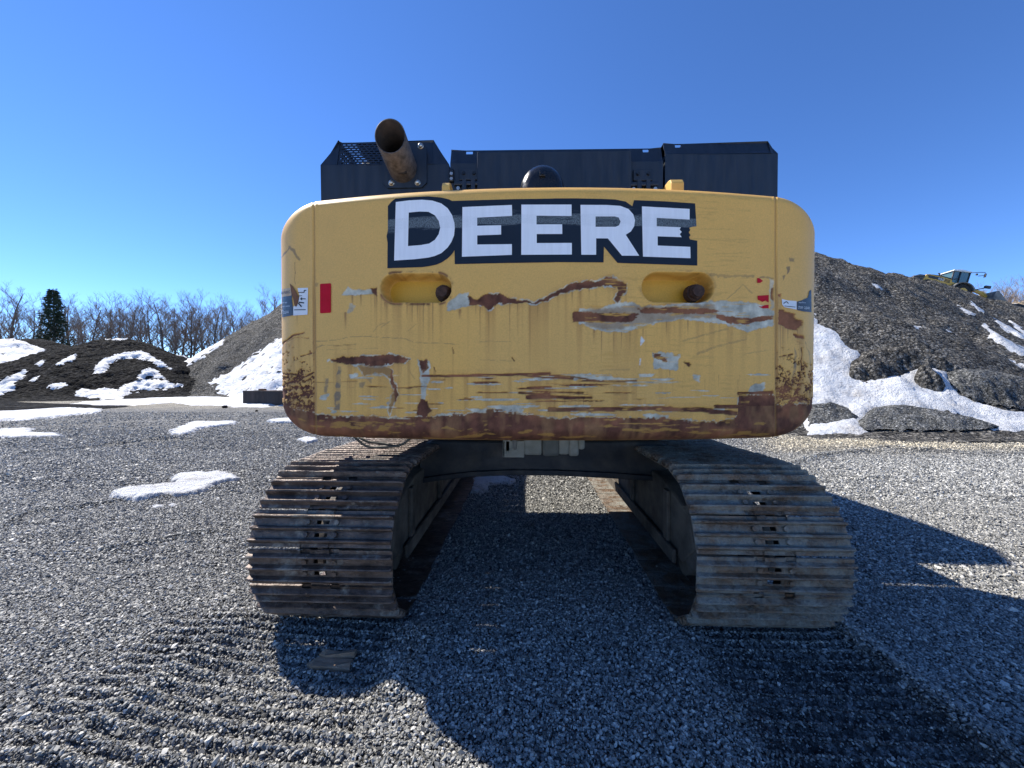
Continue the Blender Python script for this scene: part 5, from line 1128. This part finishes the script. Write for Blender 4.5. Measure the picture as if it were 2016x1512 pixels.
fix(prism('bucket', [(7.2, 1.15), (8.2, 1.3), (8.5, 0.9), (8.45, 0.35), (8.0, 0.03), (7.4, 0.02), (7.15, 0.3), (7.5, 0.3), (7.95, 0.4), (8.15, 0.8), (7.9, 1.0), (7.2, 0.95)], CX - 0.75, CX + 0.75, M['frame'], exc, 'x', 0.01))

# ---- undercarriage
bp = [(827, 878), (850, 868), (1300, 868), (1322, 880), (1322, 948), (1280, 944), (1200, 938), (1100, 933.5), (1010, 932.5), (930, 936), (870, 943), (826, 950)]
D_b = 3.35
prof = [tuple(at(x, y, D_b)[[0, 2]]) for x, y in bp]
fix(prism('cross_beam', prof, D_b, D_b + 1.1, M['beam'], exc, 'y', 0.02))
fix(prism('cross_beam', [tuple(at(x, y, D_b)[[0, 2]]) for x, y in [(822, 941), (870, 934), (930, 927), (1010, 923.5), (1100, 924.5), (1200, 929), (1280, 935), (1325, 940), (1325, 948), (1280, 945), (1200, 940), (1100, 935), (1010, 934), (930, 937), (870, 944), (822, 951)]], D_b - 0.035, D_b + 0.3, M['beam'], exc, 'y', 0.006))
bm = bmesh.new(); Dm = 3.1
def mbox(x0, x1, y0, y1, d=0.25, bev=0.02):
    a, b = at(x0, y0, Dm), at(x1, y1, Dm); bm_box(bm, ((a[0] + b[0]) / 2, Dm + d / 2, (a[2] + b[2]) / 2 + 0.06), (abs(b[0] - a[0]), d, abs(a[2] - b[2]) + 0.12), None, bev)
mbox(1031, 1067, 866, 897)
mo = fix(from_bm('swing_motor', bm, M['motor'], exc)); mo['label'] = 'dusty grey motor casting hanging under the counterweight'
bm = bmesh.new(); mbox(1100, 1121, 866, 896); mbox(1120, 1140, 866, 899, .2); mbox(1139, 1152, 866, 886, .15); fix(from_bm('motor_flange', bm, M['motor'], mo))
bm = bmesh.new(); mbox(1067, 1102, 866, 900, .27, .03); fix(from_bm('motor_cap', bm, simple('motor_cap_grey', (0.10, 0.10, 0.085), (0.14, 0.135, 0.115), 9, 0.7), mo))
bm = bmesh.new(); mbox(990, 994, 866, 900, .2, .004); mbox(990, 1032, 897, 901, .2, .004); mbox(994, 1005, 870, 890, .2, .01); fix(from_bm('motor_bracket', bm, M['motor'], mo))
fix(tube('motor_hose', [tuple(at(1014, 862, Dm)), tuple(at(1013, 880, Dm)), tuple(at(1017, 890, Dm + .05))], 0.018, M['loader_grey'], mo, 10))
for k in range(2):
    pts = [tuple(at(700 + 12 * k + (806 - 690 - 8 * k) * t, 856 + (27 - 6 * k) * math.sin(math.pi * t) + 4 * math.sin(9 * t + k), 2.75 + 0.05 * k)) for t in np.linspace(0, 1, 14)]
    fix(tube('hose', pts, 0.009, M['hose'], exc, 8))

# ---- crawler tracks
TR, TZ = 0.455, 0.475                      # radius of the shoe plates, centre height
TY0, TY1 = 2.135 + TR, 2.165 + TR + 3.98
SHW, PITCH_S = 0.415, 0.2
def shoe_mesh(name, mat, seed):
    rnd = random.Random(seed)
    # cross-section along the track: (y, z) with three grousers
    pr = [(-0.100, 0), (-0.100, .012), (-.081, .012), (-.074, .041), (-.067, .045), (-.061, .041), (-.055, .011), (-.045, .011), (-.024, .011), (-.013, .010), (-.007, .041), (0, .045), (.006, .041), (.012, .010), (.024, .011), (.045, .011), (.054, .011), (.061, .041), (.067, .045), (.073, .041), (.080, .012), (.100, .012), (.100, 0)]
    xc = [-SHW, -SHW + 0.02, -0.32, -0.20, -0.11, -0.055, -0.038, 0.038, 0.055, 0.11, 0.20, 0.32, SHW - 0.02, SHW]
    bm = bmesh.new(); grid = []
    for i, x in enumerate(xc):
        e = (i in (0, len(xc) - 1)); row = []
        for k, (y, z) in enumerate(pr):
            zz = z * (0.82 if e else 1.0) + (rnd.uniform(-0.0012, 0.0012) if 0 < k < 22 else 0)
            row.append(bm.verts.new((x, y * (0.985 if e else 1), zz)))
        grid.append(row)
    for i in range(len(xc) - 1):
        for k in range(len(pr) - 1):
            if k in (7, 14) and i == 6: continue                     # mud slots in both valleys
            if k in (0, 1, 20, 21) and i in (4, 8): continue                # link clearance notches at the edge
            bm.faces.new((grid[i][k], grid[i + 1][k], grid[i + 1][k + 1], grid[i][k + 1]))
    bm.faces.new(grid[0]); bm.faces.new(grid[-1][::-1])
    for i in range(len(xc) - 1):
        if i != 6: bm.faces.new((grid[i][0], grid[i][22], grid[i + 1][22], grid[i + 1][0]))
    for y in (-0.034, 0.034):
        for x in (-0.085, 0.085):
            g = bmesh.ops.create_cone(bm, cap_ends=True, segments=6, radius1=0.0165, radius2=0.015, depth=0.016)
            bmesh.ops.transform(bm, matrix=Matrix.Translation((x, y, 0.018)) @ Matrix.Rotation(rnd.random(), 4, 'Z'), verts=g['verts'])
    bmesh.ops.recalc_face_normals(bm, faces=bm.faces)
    me = bpy.data.meshes.new(name); bm.to_mesh(me); bm.free(); me.materials.append(mat); return me
def path(s):                                # arc length -> (y, z, angle) around the stadium, starting at rear bottom going up
    Lc = math.pi * TR; Lf = TY1 - TY0; P = 2 * Lc + 2 * Lf; s %= P
    if s < Lc: a = -math.pi / 2 - s / TR; return TY0 + TR * math.cos(a), TZ + TR * math.sin(a), a
    s -= Lc
    if s < Lf: sag = -0.02 * math.sin(math.pi * s / Lf * 2) ** 2; return TY0 + s, TZ + TR + sag, math.pi / 2
    s -= Lf
    if s < Lc: a = math.pi / 2 - s / TR; return TY1 + TR * math.cos(a), TZ + TR * math.sin(a), a
    s -= Lc; return TY1 - s, TZ - TR, -math.pi / 2
PER = 2 * math.pi * TR + 2 * (TY1 - TY0); NS = round(PER / 0.2035)
for side, cxm, smat, sd_ in (('left', CX - 1.285, M['shoe_l'], 3), ('right', CX + 1.235, M['shoe_r'], 9)):
    bm = bmesh.new()                        # link chain between the shoes and the wheels
    N = 160
    for dx in (-0.10, 0.10):
        for r0, r1 in ((TR - 0.012, TR - 0.10),):
            prev = None; first = None
            for k in range(N + 1):
                y, z, a = path(PER * k / N); o_ = Vector((0, math.cos(a), math.sin(a)))
                p = Vector((cxm + dx, y, z)); ring = [bm.verts.new(p - o_ * 0.006 + Vector((e, 0, 0))) for e in (-0.03, 0.03)] + [bm.verts.new(p - o_ * 0.095 + Vector((e, 0, 0))) for e in (0.03, -0.03)]
                if prev:
                    for i in range(4): bm.faces.new((prev[i], prev[(i + 1) % 4], ring[(i + 1) % 4], ring[i]))
                prev = ring
    bmesh.ops.recalc_face_normals(bm, faces=bm.faces)
    tr = from_bm('crawler_track', bm, M['chain'], exc); tr['label'] = {'left': 'left crawler track, worn brown shoes lit from the left', 'right': 'right crawler track, shoes caked with grey grit'}[side]; fix(tr)
    sm_ = [shoe_mesh('track_shoe', smat, sd_ + k) for k in range(3)]
    for k in range(NS):
        y, z, a = path(PER * (k + 0.40) / NS); rr = random.Random(k * 7 + sd_)
        o = bpy.data.objects.new('track_shoe', sm_[k % 3]); COL.objects.link(o)
        nrm = Vector((0, math.cos(a), math.sin(a))); tan = Vector((0, nrm.z, -nrm.y)); xax = Vector((1, 0, 0)); 
        R_ = Matrix((xax, nrm.cross(xax), nrm)).transposed().to_4x4()
        o.matrix_world = Matrix.Translation((cxm + rr.uniform(-0.006, 0.006), y, z)) @ R_ @ Matrix.Rotation(rr.uniform(-0.006, 0.006), 4, 'Y')
        o.parent = tr; fix(o)
    # track frame with rollers, sprocket and idler
    fp = [(TY0 - 0.1, 0.42), (TY0 + 0.1, 0.25), (TY1 - 0.1, 0.25), (TY1 + 0.1, 0.42), (TY1, 0.62), (TY1 - 0.4, 0.74), (TY0 + 0.5, 0.74), (TY0, 0.62)]
    fr = fix(prism('track_frame', fp, cxm - 0.27, cxm + 0.27, M['frame'], exc, 'x', 0.02))
    for k in range(9):
        yy = TY0 + 0.25 + k * (TY1 - TY0 - 0.5) / 8; fix(tube('roller', [(cxm - 0.2, yy, 0.20), (cxm - 0.06, yy, 0.20), (cxm - 0.05, yy, 0.20), (cxm + 0.05, yy, 0.20), (cxm + 0.06, yy, 0.20), (cxm + 0.2, yy, 0.20)], [0.10, 0.10, 0.07, 0.07, 0.10, 0.10], M['frame'], fr, 14))
    for k in range(4): fix(box('frame_rib', (cxm + (0.285 if side == 'left' else -0.285), TY0 + 0.35 + k * 0.95, 0.49), (0.03, 0.09, 0.40), M['frame'], fr, 0.008))
    fix(box('roller_guard', (cxm + (0.30 if side == 'left' else -0.30), (TY0 + TY1) / 2, 0.27), (0.03, TY1 - TY0 - 0.3, 0.10), M['frame'], fr, 0.01))
    for yy, nm in ((TY0, 'sprocket'), (TY1, 'idler')):
        fix(tube(nm, [(cxm - 0.05, yy, TZ), (cxm + 0.05, yy, TZ)], 0.34, M['chain'], exc, 28)); fix(tube('wheel_hub', [(cxm - 0.26, yy, TZ), (cxm + 0.26, yy, TZ)], 0.20, M['frame'], exc, 24))
bpy.context.view_layer.update()
slew = Matrix.Translation((CX, 2.4, 0)) @ Matrix.Rotation(math.radians(1.1), 4, 'Z') @ Matrix.Translation((-CX, -2.4, 0))   # the upper structure is slewed a touch
LOWER = ('cross_beam', 'crawler_track', 'track_frame', 'sprocket', 'idler', 'wheel_hub', 'swing_motor', 'boom', 'arm', 'bucket')
for o in EXC_ALL:
    if o.parent is exc:
        o.matrix_parent_inverse = exc_inv
        if o.name.split('.')[0] not in LOWER: o.matrix_basis = slew @ o.matrix_basis
